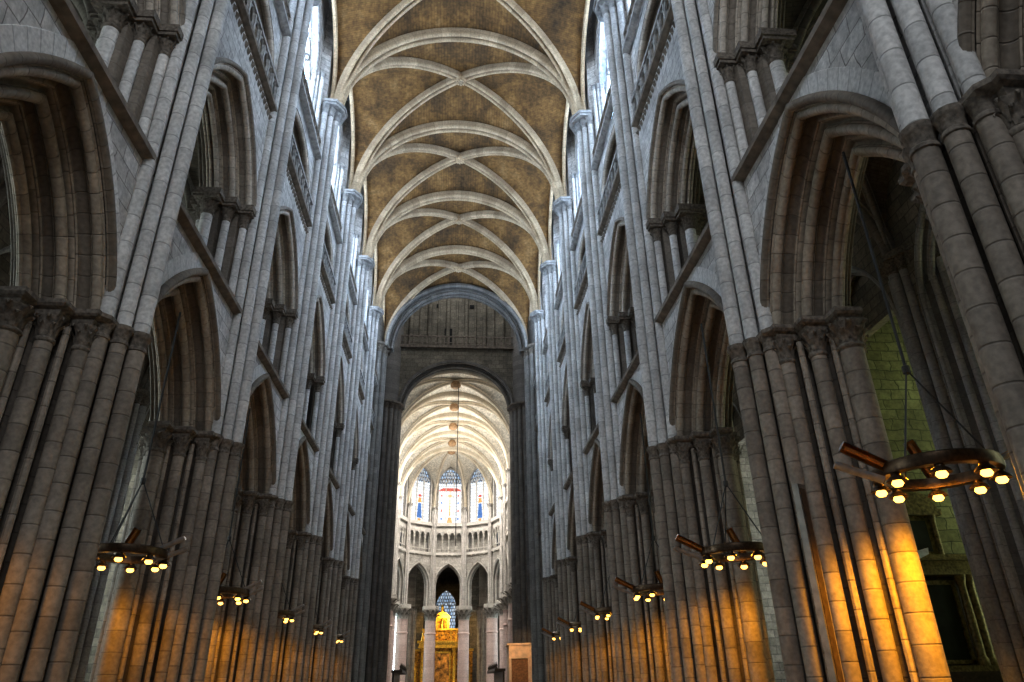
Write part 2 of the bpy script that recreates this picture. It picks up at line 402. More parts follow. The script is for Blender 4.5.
# ------------------------------------------------------------------ compound pier (local: x = outward from nave, y = along nave)
ZCAP, ZAB = 6.46, 7.1
COREHALF = [(-.10, .14), (.06, .22), (.10, .40), (.24, .44), (.26, .52), (.36, .68), (.56, .74), (.62, .84), (.72, 1.0), (.82, 1.05), (1.08, 1.05),
            (1.18, 1.0), (1.28, .84), (1.34, .74), (1.54, .68), (1.64, .52), (1.66, .44), (1.8, .40), (1.95, .30), (2.0, .14)]
CORE = sym(COREHALF)
SHAFTS = [(.12, .62, .12), (.52, .93, .13), (.95, 1.23, .19), (1.38, .93, .13), (1.78, .62, .12)]
SLIM = [(.32, .78, .055), (.73, 1.09, .055), (1.17, 1.09, .055), (1.58, .78, .055)]
def abacus_poly(o, sg):
    p = [(-.20-o, .30), (-.20-o, .62+o), (-.10-o, .74+o), (-.10-o, .84+o), (.26-o, .84+o), (.26-o, 1.16+o), (.66-o, 1.16+o), (.66-o, 1.5+o), (1.24+o, 1.5+o), (1.24+o, 1.16+o), (1.64+o, 1.16+o), (1.64+o, .84+o), (2.0+o, .84+o), (2.0+o, .40)]
    return [(x, y*sg) for x, y in p]
def abacus_me(sg):
    def f():
        b = MB(); lv = [(-.09, 6.86), (-.06, 6.93), (-.06, 6.96), (.0, 6.99), (.03, 7.03), (.03, 7.10), (-.04, 7.13)]
        rows = [[(x, y, z) for x, y in abacus_poly(o, sg)] for o, z in lv]
        b.grid(rows, None, cv=True)
        n = len(rows[0]); tot = len(b.v); b.f.append(tuple(range(n))); b.f.append(tuple(range(tot-n, tot)))
        return b.thin().mesh('abacus', CAPM, ang=25)
    return cached(('abacus', sg), f)
VSH = [(-.42, 0., .14), (-.25, .27, .125), (-.25, -.27, .125), (-.05, .50, .125), (-.05, -.50, .125)]
def make_pier(i, s, side, label, aisle=True):
    t = thing('clustered_pier', label, 'pier', (s*W, PY(i), 0), 0 if s > 0 else pi, 'clustered piers of the nave')
    put('plinth', cached('plinth', lambda: MB().prism([(x*1.0+(-.12 if x < .95 else .12), y*1.12) for x, y in sym([(-.45, .55), (0, .9), (.6, 1.3), (.75, 1.5), (1.15, 1.5), (1.3, 1.3), (1.9, .9), (2.35, .55)])], 0, .55).mesh('plinth', PIER, False)), t)
    put('core', cached('core', lambda: MB().prism(CORE, .5, 6.9).thin().mesh('core', PIER)), t)
    for k, (v, u, r) in enumerate([(fv(a), b, c) for a, b, c in SHAFTS]):
        for sg in (1, -1):
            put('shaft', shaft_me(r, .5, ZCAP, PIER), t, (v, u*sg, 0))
            put('capital', capital_me(r, .42), t, (v, u*sg, ZCAP))
    for v, u, r in [(fv(a), b, c) for a, b, c in SLIM]:
        for sg in (1, -1): put('slender_shaft', shaft_me(r, .5, 6.8, PIER, 8), t, (v, u*sg, 0))
    for sg in (1, -1): put('abacus', abacus_me(sg), t)
    for v, u, r in VSH:
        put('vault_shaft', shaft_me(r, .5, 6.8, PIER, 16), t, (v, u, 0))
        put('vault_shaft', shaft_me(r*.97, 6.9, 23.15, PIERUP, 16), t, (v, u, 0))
        put('annulet', ring_me(r, CAPM, .34), t, (v, u, 6.9))
        put('vault_capital', capital_me(r, .42, LEDGEUP), t, (v, u, 23.15))
    for sg in (1, -1):
        put('slender_shaft', shaft_me(.045, 7.1, 23.3, PIERUP, 8), t, (-.24, .135*sg, 0)); put('slender_shaft', shaft_me(.055, 7.1, 23.3, PIERUP, 8), t, (-.07, .36*sg, 0))
        put('slender_shaft', shaft_me(.055, .5, 6.8, PIER, 8), t, (-.07, .36*sg, 0))
    put('vault_abacus', cached('vabacus', lambda: MB().prism([(-.78, -.2), (-.78, .2), (-.5, .62), (.0, .66), (.0, -.66), (-.5, -.62)], 23.57, 23.68).prism([(-.84, -.22), (-.84, .22), (-.53, .68), (.0, .72), (.0, -.72), (-.53, -.68)], 23.68, 23.8).mesh('vault_abacus', LEDGEUP, False)), t)
    if aisle:
        for v, u, r in ((1.62, 0, .14), (1.52, .28, .12), (1.52, -.28, .12)):
            put('aisle_shaft', shaft_me(r, .5, 12.55, PIER), t, (v, u, 0))
            put('aisle_capital', capital_me(r, .42), t, (v, u, 12.55))
    return t

PIER_LABELS = {
 (1, -1): 'massive grey clustered pier cut off by the right edge, beside the big lamp ring',
 (1, 0): 'brightly amber-lit clustered pier on the right, carrying the tall narrow metal panel',
 (-1, 0): 'dark broad clustered pier filling the lower left corner, faint amber streaks low down',
}
for s, side in SIDES:
    for i in range(-1, 6):
        if s < 0 and i == -1: continue
        n = i + (2 if s > 0 else 1)
        lab = PIER_LABELS.get((s, i), f'{ORD[n-1]} clustered stone pier from the camera in the {side} nave row')
        make_pier(i, s, side, lab)

# ------------------------------------------------------------------ arcade and gallery per bay (root at bay centre)
WALLRING = stone_course('voussoir_stone', (.56, .54, .52), (.80, .78, .76), course=.30, joint=.06, relief_shade=False)
A_A, A_RISE, A_ZS = 2.46, (2.95, .36), 7.12
def arcade_parts():
    d = {}
    hood = [(.02, .0), (.02, -.03)]+[(.09+.085*cos(radians(180+k*30)), -.045+.085*sin(radians(180+k*30))) for k in range(7)]+[(.17, -.02), (.17, 0.)]
    specs = [('hood_mould', hood), ('arch_order', order_prof(.03, -.15, .02, .42, .08)), ('arch_order', order_prof(-.15, -.46, .42, .80, .09)),
             ('soffit_order', soffit_prof(-.46, -.75, .80, .07)),
             ('arch_order', order_prof(-.15, -.46, .42, .80, .09, True)), ('arch_order', order_prof(.03, -.15, .02, .42, .08, True))]
    return [(n, arch_shell(MB(), A_A, A_RISE, p, A_ZS, 16).thin().mesh(n, ARCH)) for n, p in specs]
ARCADE = arcade_parts()
VRING = arch_shell(MB(), A_A, A_RISE, [(.15, -.012), (.50, -.012), (.52, .01)], A_ZS, 16).mesh('voussoir_ring', WALLRING)
G_A, G_RISE, G_ZS = 2.38, (2.62, .34), 13.62
def gallery_parts():
    hood = [(.02, .0), (.02, -.02)]+[(.07+.055*cos(radians(180+k*30)), -.03+.055*sin(radians(180+k*30))) for k in range(7)]+[(.14, -.02), (.14, 0.)]
    specs = [('hood_mould', hood), ('arch_order', order_prof(.02, -.14, .02, .38, .075)), ('arch_order', order_prof(-.14, -.42, .38, .72, .08)),
             ('soffit_order', soffit_prof(-.42, -.68, .72, .07)),
             ('arch_order', order_prof(-.14, -.42, .38, .72, .08, True)), ('arch_order', order_prof(.02, -.14, .02, .38, .075, True))]
    return [(n, arch_shell(MB(), G_A, G_RISE, p, G_ZS, 14).thin().mesh(n, GARCH)) for n, p in specs]
GALLERY = gallery_parts()
GCOL = [(.14, .66, .10), (.50, .98, .105), (.93, 1.26, .15), (1.40, .98, .105), (1.76, .66, .10)]
GCORE = sym([(-.02, .30), (-.02, .52), (.22, .58), (.28, .80), (.60, .88), (.68, 1.10), (.80, 1.16), (1.10, 1.16), (1.22, 1.10), (1.30, .88), (1.62, .80), (1.68, .58), (1.92, .52), (1.92, .30)])
def gab_me(v, r):
    q = r*2.0+.03
    return cached(('gab', r), lambda: MB().prism([(-q, -q), (q, -q), (q, q), (-q, q)], 13.36, 13.44).prism([(-q*1.14, -q*1.14), (q*1.14, -q*1.14), (q*1.14, q*1.14), (-q*1.14, q*1.14)], 13.44, 13.62).mesh('abacus', CAPM, False))
def ledge_me(key, z, th, pr, half, mat, tooth=False):
    return cached(('ledge', key), lambda: MB().add([(v, u, zz) for u in (-half, half) for v, zz in ((.02, z-th*.2), (-pr*.35, z-th*.1), (-pr, z+th*.25), (-pr, z+th*.85), (-pr*.8, z+th), (.02, z+th))],
        [(i, (i+1) % 6, 6+(i+1) % 6, 6+i) for i in range(6)]+[tuple(range(6)), tuple(range(11, 5, -1))]).mesh('ledge', mat, False))

# lattice balustrade: rails + lozenges
def balustrade_me(key, half, z0, z1, n, mat, v=.06, th=.10):
    def f():
        b = MB(); b.box(v, v+th, -half, half, z0, z0+.10); b.box(v-.02, v+th+.02, -half, half, z1-.12, z1)
        w = 2*half/n; zc = (z0+z1)/2
        for k in range(n):
            y0 = -half+k*w; c = y0+w/2
            b.box(v, v+th, y0-.035, y0+.035, z0, z1)
            path = [(v+th/2, c+.40*w*cos(a), zc+(z1-z0)*.36*sin(a)) for a in [2*pi*j/8 for j in range(8)]]
            b.tube(path, .045, 4, True)
        b.box(v, v+th, half-.035, half+.035, z0, z1)
        return b.mesh('balustrade', mat, False)
    return cached(('bal', key), f)
def teeth_me(key, half, z, n, mat):
    def f():
        b = MB(); w = 2*half/n
        for k in range(n):
            c = -half+(k+.5)*w; q = w*.3
            b.add([(0.02, c-q, z-.16), (0.02, c+q, z-.16), (0.02, c+q, z+.1), (0.02, c-q, z+.1), (-.10, c, z-.03)], [(0, 1, 4), (1, 2, 4), (2, 3, 4), (3, 0, 4)])
        return b.mesh('dogtooth_frieze', mat, False)
    return cached(('teeth', key), f)

# triforium
T_A, T_ZS, T_RISE = 2.12, 18.9, 1.35
def tri_arch_meshes():
    r = [('arch_order', order_prof(.0, -.16, .08, .45, .09)), ('arch_order', order_prof(-.16, -.36, .45, .9, .09))]
    return [(n, arch_shell(MB(), T_A, T_RISE, p, T_ZS, 12, T_ZS-17.6).mesh(n, GARCH)) for n, p in r]
TRIARCH = tri_arch_meshes()

# window kit -------------------------------------------------------
def window_meshes(key, a, zsill, zs, rise, lights, mat, depth=.35, bar=.07):
    """frame, mullions, tracery, pane meshes; local x = v (depth), y = u"""
    def f():
        out = []
        out.append(('window_frame', arch_shell(MB(), a, rise, order_prof(.0, -.12, 0, depth, .07), zs, 10, zs-zsill).mesh('window_frame', mat)))
        w = 2*a/lights; vv = depth*.7
        hl = zs-.15
        for k in range(1, lights):
            y = -a+k*w
            top = hl+.1
            out.append(('mullion', MB().box(vv-bar, vv+bar, y-bar*.8, y+bar*.8, zsill, top).mesh('mullion', mat, False)))
        b = MB()
        for k in range(lights):
            c = -a+(k+.5)*w; h = arc_pts(w*.5, w*.8, 0, 6, 0, hl-.1)
            b.tube([(vv, c+u, z) for u, z in h]+[(vv, c-u, z) for u, z in reversed(h[:-1])], bar*.7, 5)
        rr = min(a*.42, rise*.25); zc = zs+rise*.52
        def circ(cy, cz, r): b.tube([(vv, cy+r*cos(2*pi*j/14), cz+r*sin(2*pi*j/14)) for j in range(14)], bar*.65, 5, True)
        circ(0, zc, rr); circ(0, zc, rr*.45)
        for sg in (1, -1): circ(sg*a*.5, zs+rise*.18, rr*.72)
        for q in range(4):
            an = q*pi/2+pi/4; b.tube([(vv, rr*.45*cos(an), zc+rr*.45*sin(an)), (vv, rr*cos(an), zc+rr*sin(an))], bar*.55, 4)
        out.append(('tracery', b.mesh('tracery', mat)))
        return out
    return cached(('win', key), f)
def pane_me(key, a, zsill, zs, rise, mat, v=.3, zlo=None, zhi=None):
    def f():
        h = arc_pts(a, rise, 0, 10, 0, zs); poly = [(a, zsill)]+h+[(-u, z) for u, z in reversed(h[:-1])]+[(-a, zsill)]
        return MB().add([(v, u, z) for u, z in poly], [tuple(range(len(poly)))], [(u, z) for u, z in poly]).mesh('pane', mat, False)
    return cached(('pane', key), f)

CL_A, CL_SILL, CL_ZS, CL_RISE = 2.12, 21.0, 24.9, 3.6
winno = [0]
def window_name():
    winno[0] += 1; return f'window_{winno[0]}'

def spandrel(b, a, rise, zs, d, v, half, ztop, n=12, stilt=0.):
    h = arc_pts(a, rise, d, n, stilt, zs)
    for sg in (1, -1):
        rows = [[(v, sg*u, z), (v, sg*half, z)] for u, z in h]+[[(v, 0, ztop), (v, sg*half, ztop)]]
        b.grid(rows)
    return b

def wall_bay_me():
    b = MB()
    spandrel(b, A_A, A_RISE, A_ZS, .05, 0, H2, 10.45, 16)
    spandrel(b, A_A, A_RISE, A_ZS, .05, T, H2, 10.45, 16)
    spandrel(b, G_A, G_RISE, G_ZS, .03, 0, H2, 17.4, 14)
    spandrel(b, G_A, G_RISE, G_ZS, .03, T, H2, 17.4, 14)
    # triforium face + clerestory face
    spandrel(b, T_A, T_RISE, T_ZS, .0, .07, H2, 20.72, 12, T_ZS-17.4)
    spandrel(b, CL_A, CL_RISE, CL_ZS, .0, .36, H2, 29.6, 12, CL_ZS-CL_SILL)
    return b.mesh('wall_bay', WALLM, False)
WALLBAY = wall_bay_me()
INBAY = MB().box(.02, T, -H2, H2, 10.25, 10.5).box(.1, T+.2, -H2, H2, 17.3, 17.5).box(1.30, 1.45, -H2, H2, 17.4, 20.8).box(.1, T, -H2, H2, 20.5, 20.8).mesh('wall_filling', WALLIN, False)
JAMB = MB().prism(GCORE, 10.4, 13.5).thin().mesh('jamb', GARCH, False)
WCORE = MB().prism(sym([(0, .3), (0, .54), (.3, .62), (1.6, .62), (1.9, .5)]), 13.6, 17.5).prism(sym([(.05, .3), (.05, .72), (1.5, .72), (1.5, .3)]), 17.4, 20.7)
WCORE.prism(sym([(.0, .3), (.0, .45), (.35, .7), (1.2, .72), (1.2, .3)]), 20.6, 29.6)
WCORE = WCORE.thin().mesh('pier_filling', WALLM, False)

for s, side in SIDES:
    rz = 0 if s > 0 else pi
    for bidx in range(-2 if s > 0 else -1, 6):
        yc = BC(bidx); loc = (s*W, yc, 0); k = bidx+1; ysc = (1, BS(bidx), 1)
        # ---- wall of this bay
        w = struct(f'wall_{side}', WALLBAY, loc, rz)
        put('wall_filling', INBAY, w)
        put('pier_filling', WCORE, w, (0, -H2 if s > 0 else H2, 0))
        if bidx == 5: put('pier_filling', WCORE, w, (0, H2 if s > 0 else -H2, 0))
        w.scale = ysc
        # ---- arcade arch
        near = {(1, -2): 'springing of a moulded arch at the upper right corner, above the massive grey pier', (1, -1): 'largest pointed arcade arch on the right, framing the big lamp ring and a dark altarpiece',
                (-1, -1): 'broad dark pointed arcade arch cut off by the left edge of the photo'}
        a = thing('arcade_arch', near.get((s, bidx), f'{ORD[k]} pointed arcade arch from the camera in the {side} nave wall, deeply moulded'), 'arch', loc, rz, 'ground arcade arches of the nave')
        a.scale = ysc
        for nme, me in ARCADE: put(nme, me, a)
        put('voussoir_ring', VRING, a)
        if bidx == -2: continue
        # ---- gallery opening (string ledge as its sill)
        g = thing('gallery_arch', f'{ORD[k]} upper gallery arch from the camera on the {side}, over a ledge' if not (bidx == -1) else f'gallery opening at the top {side} corner, stout colonnettes on a sloping dark ledge', 'arch', (s*W, yc, 10.4), rz, 'gallery arches of the nave')
        g.scale = ysc
        for nme, me in GALLERY: put(nme, me, g, (0, 0, -10.4))
        for sg in (1, -1): put('jamb', JAMB, g, (0, H2*sg, -10.4))
        put('ledge', ledge_me('s1', 10.38, .20, .17, H2-.47, LEDGE), g, (0, 0, -10.4))
        for v, u, r in [(fv(a), b, c) for a, b, c in GCOL]:
            for sg in (1, -1):
                y = sg*(H2-u)
                put('colonnette', shaft_me(r, 10.5, 12.98, PIERUP, 12), g, (v, y, -10.4))
                put('capital', capital_me(r, .38), g, (v, y, 12.98-10.4))
                put('abacus', gab_me(v, r), g, (v, y, -10.4))
        # ---- triforium
        if bidx >= 0:
            tr = thing('triforium_opening', f'{ORD[bidx]} triforium opening from the camera on the {side}, behind a pierced balustrade', 'triforium', (s*W, yc, 17.3), rz, 'triforium openings of the nave')
            off = (0, 0, -17.3)
            for nme, me in TRIARCH: put(nme, me, tr, off)
            put('ledge', ledge_me('s2', 17.34, .20, .17, H2-.47, LEDGE), tr, off)
            put('dogtooth_frieze', teeth_me('s2', H2-.5, 17.12, 22, LEDGE), tr, off)
            put('balustrade', balustrade_me('tri', H2-.62, 17.55, 18.45, 9, LEDGEUP, -.10), tr, off)
            put('parapet', balustrade_me('par', H2-.62, 20.75, 21.55, 12, LEDGE, -.08, .08), tr, off)
            put('upper_ledge', ledge_me('s3', 20.6, .2, .2, H2-.5, LEDGEUP), tr, off)
            # ---- clerestory window
            wn = struct(window_name(), None, (s*(W+.36), yc, CL_SILL), rz)
            for nme, me in window_meshes('cl', CL_A, CL_SILL, CL_ZS, CL_RISE, 4, LEDGEUP, .5, .08): put(nme, me, wn, (0, 0, -CL_SILL))
            for sg in (1, -1):
                for v, u, r in ((-.18, 2.22, .09), (-.02, 2.12, .07), (.16, 2.08, .06)): put('jamb_shaft', shaft_me(r, 20.8, 24.9, PIERUP, 8), wn, (v, sg*u, -CL_SILL)); put('jamb_capital', capital_me(r, .22, LEDGEUP, 6), wn, (v, sg*u, 24.9-CL_SILL))
            put('pane', pane_me('cl', CL_A, CL_SILL, CL_ZS, CL_RISE, CLEAR, .42), wn, (0, 0, -CL_SILL))

# ------------------------------------------------------------------ nave vault
VSPAN, VZS, VRISE = 5.25, 23.8, 5.0      # transverse ribs
DZ = 29.25
def circ_arc(a, rise, n):
    return arc_pts(a, rise, 0, n)
def tr_curve(n=20):                       # (x, z) right side from springing to crown
    return [(u, VZS+z) for u, z in arc_pts(VSPAN, VRISE, 0, n)]
def dg_curve(n=20, rise=DZ-VZS):
    return [(cos(pi/2*k/n), VZS+rise*sin(pi/2*k/n)) for k in range(n+1)]    # fraction along the diagonal
def vault_bay(mb, y0, y1, xh, zs, rise, drise, n=20, formz=1.0, formrise=None, m=4, bulge=.22):
    """infill of a quadripartite bay, built as two transverse and two lateral cells"""
    yc = (y0+y1)/2; hl = (y1-y0)/2
    tcv = [(u, zs+z) for u, z in arc_pts(xh, rise, 0, n)]
    dcv = [(cos(pi/2*k/n), zs+drise*sin(pi/2*k/n)) for k in range(n+1)]
    fr = formrise or rise-.4
    fcv = [(u/hl, zs+formz+z) for u, z in arc_pts(hl, fr-formz, 0, n)]
    for sy in (-1, 1):
        for sxx in (-1, 1):
            rows = []; uvs = []
            for k in range(n+1):
                p = Vector((sxx*tcv[k][0], yc+sy*hl, tcv[k][1])); q = Vector((sxx*dcv[k][0]*xh, yc+sy*hl*dcv[k][0], dcv[k][1]))
                f = Vector((sxx*(xh+.25), yc+sy*hl*fcv[k][0], fcv[k][1]))
                r = []; u = []
                for j in range(m+1):
                    t = j/m; c = p.lerp(q, t); c.z += bulge*4*t*(1-t)*(p-q).length/5; r.append(tuple(c)); u.append((t*(p-q).length, k/n*7.5))
                rows.append(r); uvs.append(u)
            mb.grid(rows, uvs)
            rows = []; uvs = []
            for k in range(n+1):
                q = Vector((sxx*dcv[k][0]*xh, yc+sy*hl*dcv[k][0], dcv[k][1])); f = Vector((sxx*(xh+.25), yc+sy*hl*fcv[k][0], fcv[k][1]))
                r = []; u = []
                for j in range(m+1):
                    t = j/m; c = f.lerp(q, t); c.z += bulge*4*t*(1-t)*(f-q).length/5; r.append(tuple(c)); u.append((t*(f-q).length, k/n*7.5))
                rows.append(r); uvs.append(u)
            mb.grid(rows, uvs)
    return mb
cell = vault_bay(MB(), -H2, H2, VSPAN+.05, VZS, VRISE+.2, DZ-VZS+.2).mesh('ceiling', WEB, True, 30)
tsec = roll_sec(.27, .34)
c = tr_curve(); full = [(u, 0, z) for u, z in c]+[(-u, 0, z) for u, z in reversed(c[:-1])]
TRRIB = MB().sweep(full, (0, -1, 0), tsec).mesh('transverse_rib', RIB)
def diag_me(sg, xh, zs, drise, hl, w, h, mat, n=20):
    pts = [(cos(pi/2*k/n), sin(pi/2*k/n)) for k in range(n+1)]
    P = [(xh*f, sg*hl*f, zs+drise*z) for f, z in pts]+[(-xh*f, -sg*hl*f, zs+drise*z) for f, z in reversed(pts[:-1])]
    lat = Vector((xh, sg*hl, 0)).cross(Vector((0, 0, 1))).normalized()
    b = MB().sweep(P, lat, roll_sec(w, h) if w > .18 else one_roll(w, h))
    return b.mesh('diagonal_rib', mat)
DG = [diag_me(sg, VSPAN, VZS, DZ-VZS, H2, .19, .30, RIB) for sg in (1, -1)]
def form_me(xh, zs, hl, formz, fr, mat):
    h = arc_pts(hl-.1, fr-formz, 0, 12, formz, zs+formz)
    P = [(xh, u, z) for u, z in h]+[(xh, -u, z) for u, z in reversed(h[:-1])]
    return MB().tube(P, .10, 7).mesh('wall_rib', mat)
FORM = form_me(VSPAN+.2, VZS, H2-.05, 1.0, VRISE-.4, RIB)
BOSS = MB().lathe([(.02, -.30), (.10, -.30), (.14, -.26), (.22, -.24), (.26, -.14), (.26, 0), (.2, .1)], 14)
for k in range(8):
    a = 2*pi*k/8; BOSS.lathe([(.0, -.33), (.05, -.31), (.07, -.26), (.05, -.2)], 6, .17*cos(a), .17*sin(a))
BOSS = BOSS.mesh('boss', RIB)
for bidx in range(1, 6):
    yc = PY(bidx)+H2
    struct('ceiling', cell, (0, yc, 0))
    t = thing('diagonal_ribs', f'{ORD[bidx-1]} crossed pair of vault ribs from the camera, meeting at a carved boss', 'vault rib', (0, yc, VZS), 0, 'diagonal rib crossings of the nave vault')
    for me in DG: put('diagonal_rib', me, t, (0, 0, -VZS))
    put('boss', BOSS, t, (0, 0, DZ-VZS-.05))
    for sg in (0, pi): put('wall_rib', FORM, t, (0, 0, -VZS), sg)
for i in range(1, 6):
    if i < 2: nm = None
    o = put('transverse_rib', TRRIB, None, (0, PY(i), 0))
    tag(o, f'{ORD[i-1]} double-roll rib arching across the brown nave vault, counted from the camera', 'vault rib', 'transverse ribs of the nave vault')

# ------------------------------------------------------------------ aisles: outer walls with responds, vaults, chapels
AX = 13.3
AIS_ZS, AIS_RISE = 12.95, 3.7
def respond_parts(t, mat, tall=12.5):
    put('core', cached(('rcore', mat.name), lambda: MB().prism(sym([(.0, .3), (.05, .62), (.35, .85), (.6, 1.0), (1.2, 1.05), (1.2, .2)]), 0, 13.2).mesh('core', mat, False)), t)
    for v, u, r in ((-.16, 0, .17), (-.05, .30, .12), (-.05, -.30, .12), (.13, .56, .13), (.13, -.56, .13), (.38, .80, .11), (.38, -.80, .11), (.62, 1.0, .13), (.62, -1.0, .13), (.95, 1.1, .1), (.95, -1.1, .1)):
        put('shaft', shaft_me(r, 0, tall, mat, 12), t, (v, u, 0)); put('capital', capital_me(r, .42), t, (v, u, tall))
    put('abacus', cached(('rab', mat.name), lambda: MB().prism(sym([(-.42, .2), (-.3, .55), (.0, .85), (.3, 1.15), (.5, 1.3), (1.2, 1.3), (1.2, .2)]), 12.9, 13.1).mesh('abacus', CAPM, False)), t)
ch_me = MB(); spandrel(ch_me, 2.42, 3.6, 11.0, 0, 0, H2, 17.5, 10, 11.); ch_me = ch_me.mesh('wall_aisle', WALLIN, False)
charch = arch_shell(MB(), 2.42, 3.6, order_prof(.05, -.12, -.02, .3, .08)+order_prof(-.12, -.26, .3, .6, .06), 11., 12, 11.).mesh('chapel_arch', AISPIER)
aiscell = vault_bay(MB(), -H2, H2, 2.9, AIS_ZS, AIS_RISE, AIS_RISE+.3, 12, .3, AIS_RISE, 3, .15).mesh('ceiling', AISLEWEB, True, 30)
aisdg = [diag_me(sg, 2.9, AIS_ZS, AIS_RISE+.2, H2, .13, .22, AISRIB, 14) for sg in (1, -1)]
aistr = [(u, 0, AIS_ZS+z) for u, z in arc_pts(2.9, AIS_RISE, 0, 14)]; aistr = MB().sweep(aistr+[(-x, 0, z) for x, _, z in reversed(aistr[:-1])], (0, -1, 0), one_roll(.22, .3)).mesh('transverse_rib', AISRIB)
chapel_box = MB().add([(0.8, -H2, 0), (4.6, -H2, 0), (4.6, -H2, 17.), (.8, -H2, 17.)], [(0, 1, 2, 3)]).add([(4.6, -H2, 17.), (.8, -H2, 17.), (.8, H2, 12.5), (4.6, H2, 17.)], [(0, 1, 2, 3)])
spandrel(chapel_box, 1.6, 2.6, 11., 0, 4.6, H2, 17., 8, 8.); chapel_box.add([(4.6, -H2, 0), (4.6, H2, 0), (4.6, H2, 3.0), (4.6, -H2, 3.0)], [(0, 1, 2, 3)])
chapel_mossy = chapel_box.mesh('chapel_wall', MOSS, False); chapel_plain = chapel_mossy.copy(); chapel_plain.materials.clear(); chapel_plain.materials.append(WALLIN)
AISX = (W+T+AX)/2+.1
for s, side in SIDES:
    rz = 0 if s > 0 else pi
    for bidx in range(-1, 6):
        yc = BC(bidx); ysc = (1, BS(bidx), 1)
        w = struct(f'wall_aisle_{side}', ch_me, (s*AX, yc, 0), rz)
        put('chapel_arch', charch, w); put('chapel_wall', chapel_mossy if s > 0 and bidx < 3 else chapel_plain, w)
        if not (s > 0 and bidx == 0):
            r = bpy.data.objects.new('respond', None); COL.objects.link(r); r.parent = w; r.location = (0, H2*s, 0)
            respond_parts(r, AISPIER)
        w.scale = ysc; c = struct('ceiling', aiscell, (s*AISX, yc, 0)); c.scale = ysc
        for me in aisdg: put('diagonal_rib', me, c)
        put('transverse_rib', aistr, c, (0, H2, 0))
        wn = struct(window_name(), None, (s*(AX+4.6), yc, 3.0), rz)
        for nme, me in window_meshes('chap', 1.6, 3., 11., 2.6, 3, AISPIER, .3, .06): put(nme, me, wn, (0, 0, -3))
        put('pane', pane_me('chapg' if s > 0 and bidx < 3 else 'chap', 1.6, 3., 11., 2.6, GRGLASS if s > 0 and bidx < 3 else AIGLASS, .25), wn, (0, 0, -3))
t = thing('aisle_respond', 'dark many-shafted pier standing across the aisle behind the big lamp ring', 'pier', (AX, PY(1), 0), 0)
respond_parts(t, AISPIER)
# upper outer aisle walls over the vault (close the void)
for s, side in SIDES:
    struct(f'wall_outer_{side}', MB().box(AX+.9, AX+1.2, PY(-1), PY(6), 12.4, 22).box(W+T+.05, AX+1.2, PY(-1), PY(6), 17.8, 18.).mesh('wall_outer', WALLIN, False) if s > 0 else MB().box(-AX-1.2, -AX-.9, PY(-1), PY(6), 12.4, 22).box(-AX-1.2, -W-T-.05, PY(-1), PY(6), 17.8, 18.).mesh('wall_outer', WALLIN, False))

# ------------------------------------------------------------------ floor
struct('floor', MB().box(-30, 30, -12, 115, -.3, 0).mesh('floor', FLOORM, False))

# ------------------------------------------------------------------ crossing
CRW, CRE = PY(6), 58.5
def crossing_pier(x, y, label, zc=23.35, col=PIER):
    t = thing('crossing_pier', label, 'pier', (x, y, 0), 0, 'crossing piers')
    put('core', cached('xcore', lambda: MB().lathe([(1.28, 0), (1.28, 8), (1.28, 16), (1.28, 24)], 28).mesh('core', PIER)), t)
    for k in range(18):
        a = 2*pi*k/18
        put('shaft', shaft_me(.19, 0, zc, DARKRIB, 12), t, (1.30*cos(a), 1.30*sin(a), 0))
        put('capital', capital_me(.19, .42, LEDGE, 6), t, (1.30*cos(a), 1.30*sin(a), zc))
    put('abacus', cached('xab', lambda: MB().lathe([(1.3, 23.76), (1.66, 23.8), (1.72, 23.86), (1.72, 23.98), (1.3, 24.02)], 18).mesh('abacus', LEDGE, False)), t)
    put('upper_core', cached('xup', lambda: MB().lathe([(1.25, 24), (1.25, 31), (1.25, 38)], 16).mesh('upper_core', DARKRIB)), t)
    return t
crossing_pier(-6.55, CRW+.1, 'tall dark multi-shafted crossing pier ending the left nave arcade')
crossing_pier(6.45, CRW+.1, 'tall dark multi-shafted crossing pier ending the right nave arcade')
crossing_pier(-6.25, CRE, 'far crossing pier on the left, its capital carrying the pale choir arch')
crossing_pier(6.20, CRE, 'far crossing pier on the right, its capital carrying the pale choir arch')
def cross_arch(a, rise, zs, th, deep):
    return [('arch_order', arch_shell(MB(), a, rise, order_prof(.55, .28, -deep, -deep*.4, .13), zs, 20).mesh('arch_order', DARKRIB)),
            ('soffit_order', arch_shell(MB(), a, rise, (lambda p: p[:-1]+[(0., 0.)]+[(d, -v) for d, v in reversed(p[:-1])])(order_prof(.28, 0, -deep*.4, 0, .13)), zs, 20).mesh('soffit_order', DARKRIB)),
            ('arch_order', arch_shell(MB(), a, rise, [(d, -v) for d, v in order_prof(.55, .28, -deep, -deep*.4, .13)], zs, 20).mesh('arch_order', DARKRIB))]
t = thing('crossing_arch', 'great dark grey pointed arch closing the far end of the brown nave vault', 'arch', (0, CRW, 23.8), pi/2)
for nm, me in cross_arch(4.62, 4.75, 23.8, .5, .95): put(nm, me, t, (0, 0, -23.8))
t = thing('choir_arch', 'rounded grey stone arch opening into the pale choir, below the dark lantern wall', 'arch', (0, CRE, 23.7), pi/2)
for nm, me in cross_arch(4.55, 3.95, 23.7, .5, .8): put(nm, me, t, (0, 0, -23.7))
# wall over the arches
b = MB(); spandrel(b, 4.62, 4.75, 23.8, .5, -.1, 7.6, 38, 18); w = struct('wall_crossing', b.mesh('wall_crossing', DARKRIB, False), (0, CRW+.4, 0), pi/2)
b = MB(); spandrel(b, 4.55, 3.95, 23.7, .5, -.45, 7.0, 29.9, 18); struct('wall_lantern', b.mesh('wall_lantern', LANT, False), (0, CRE, 0), pi/2)
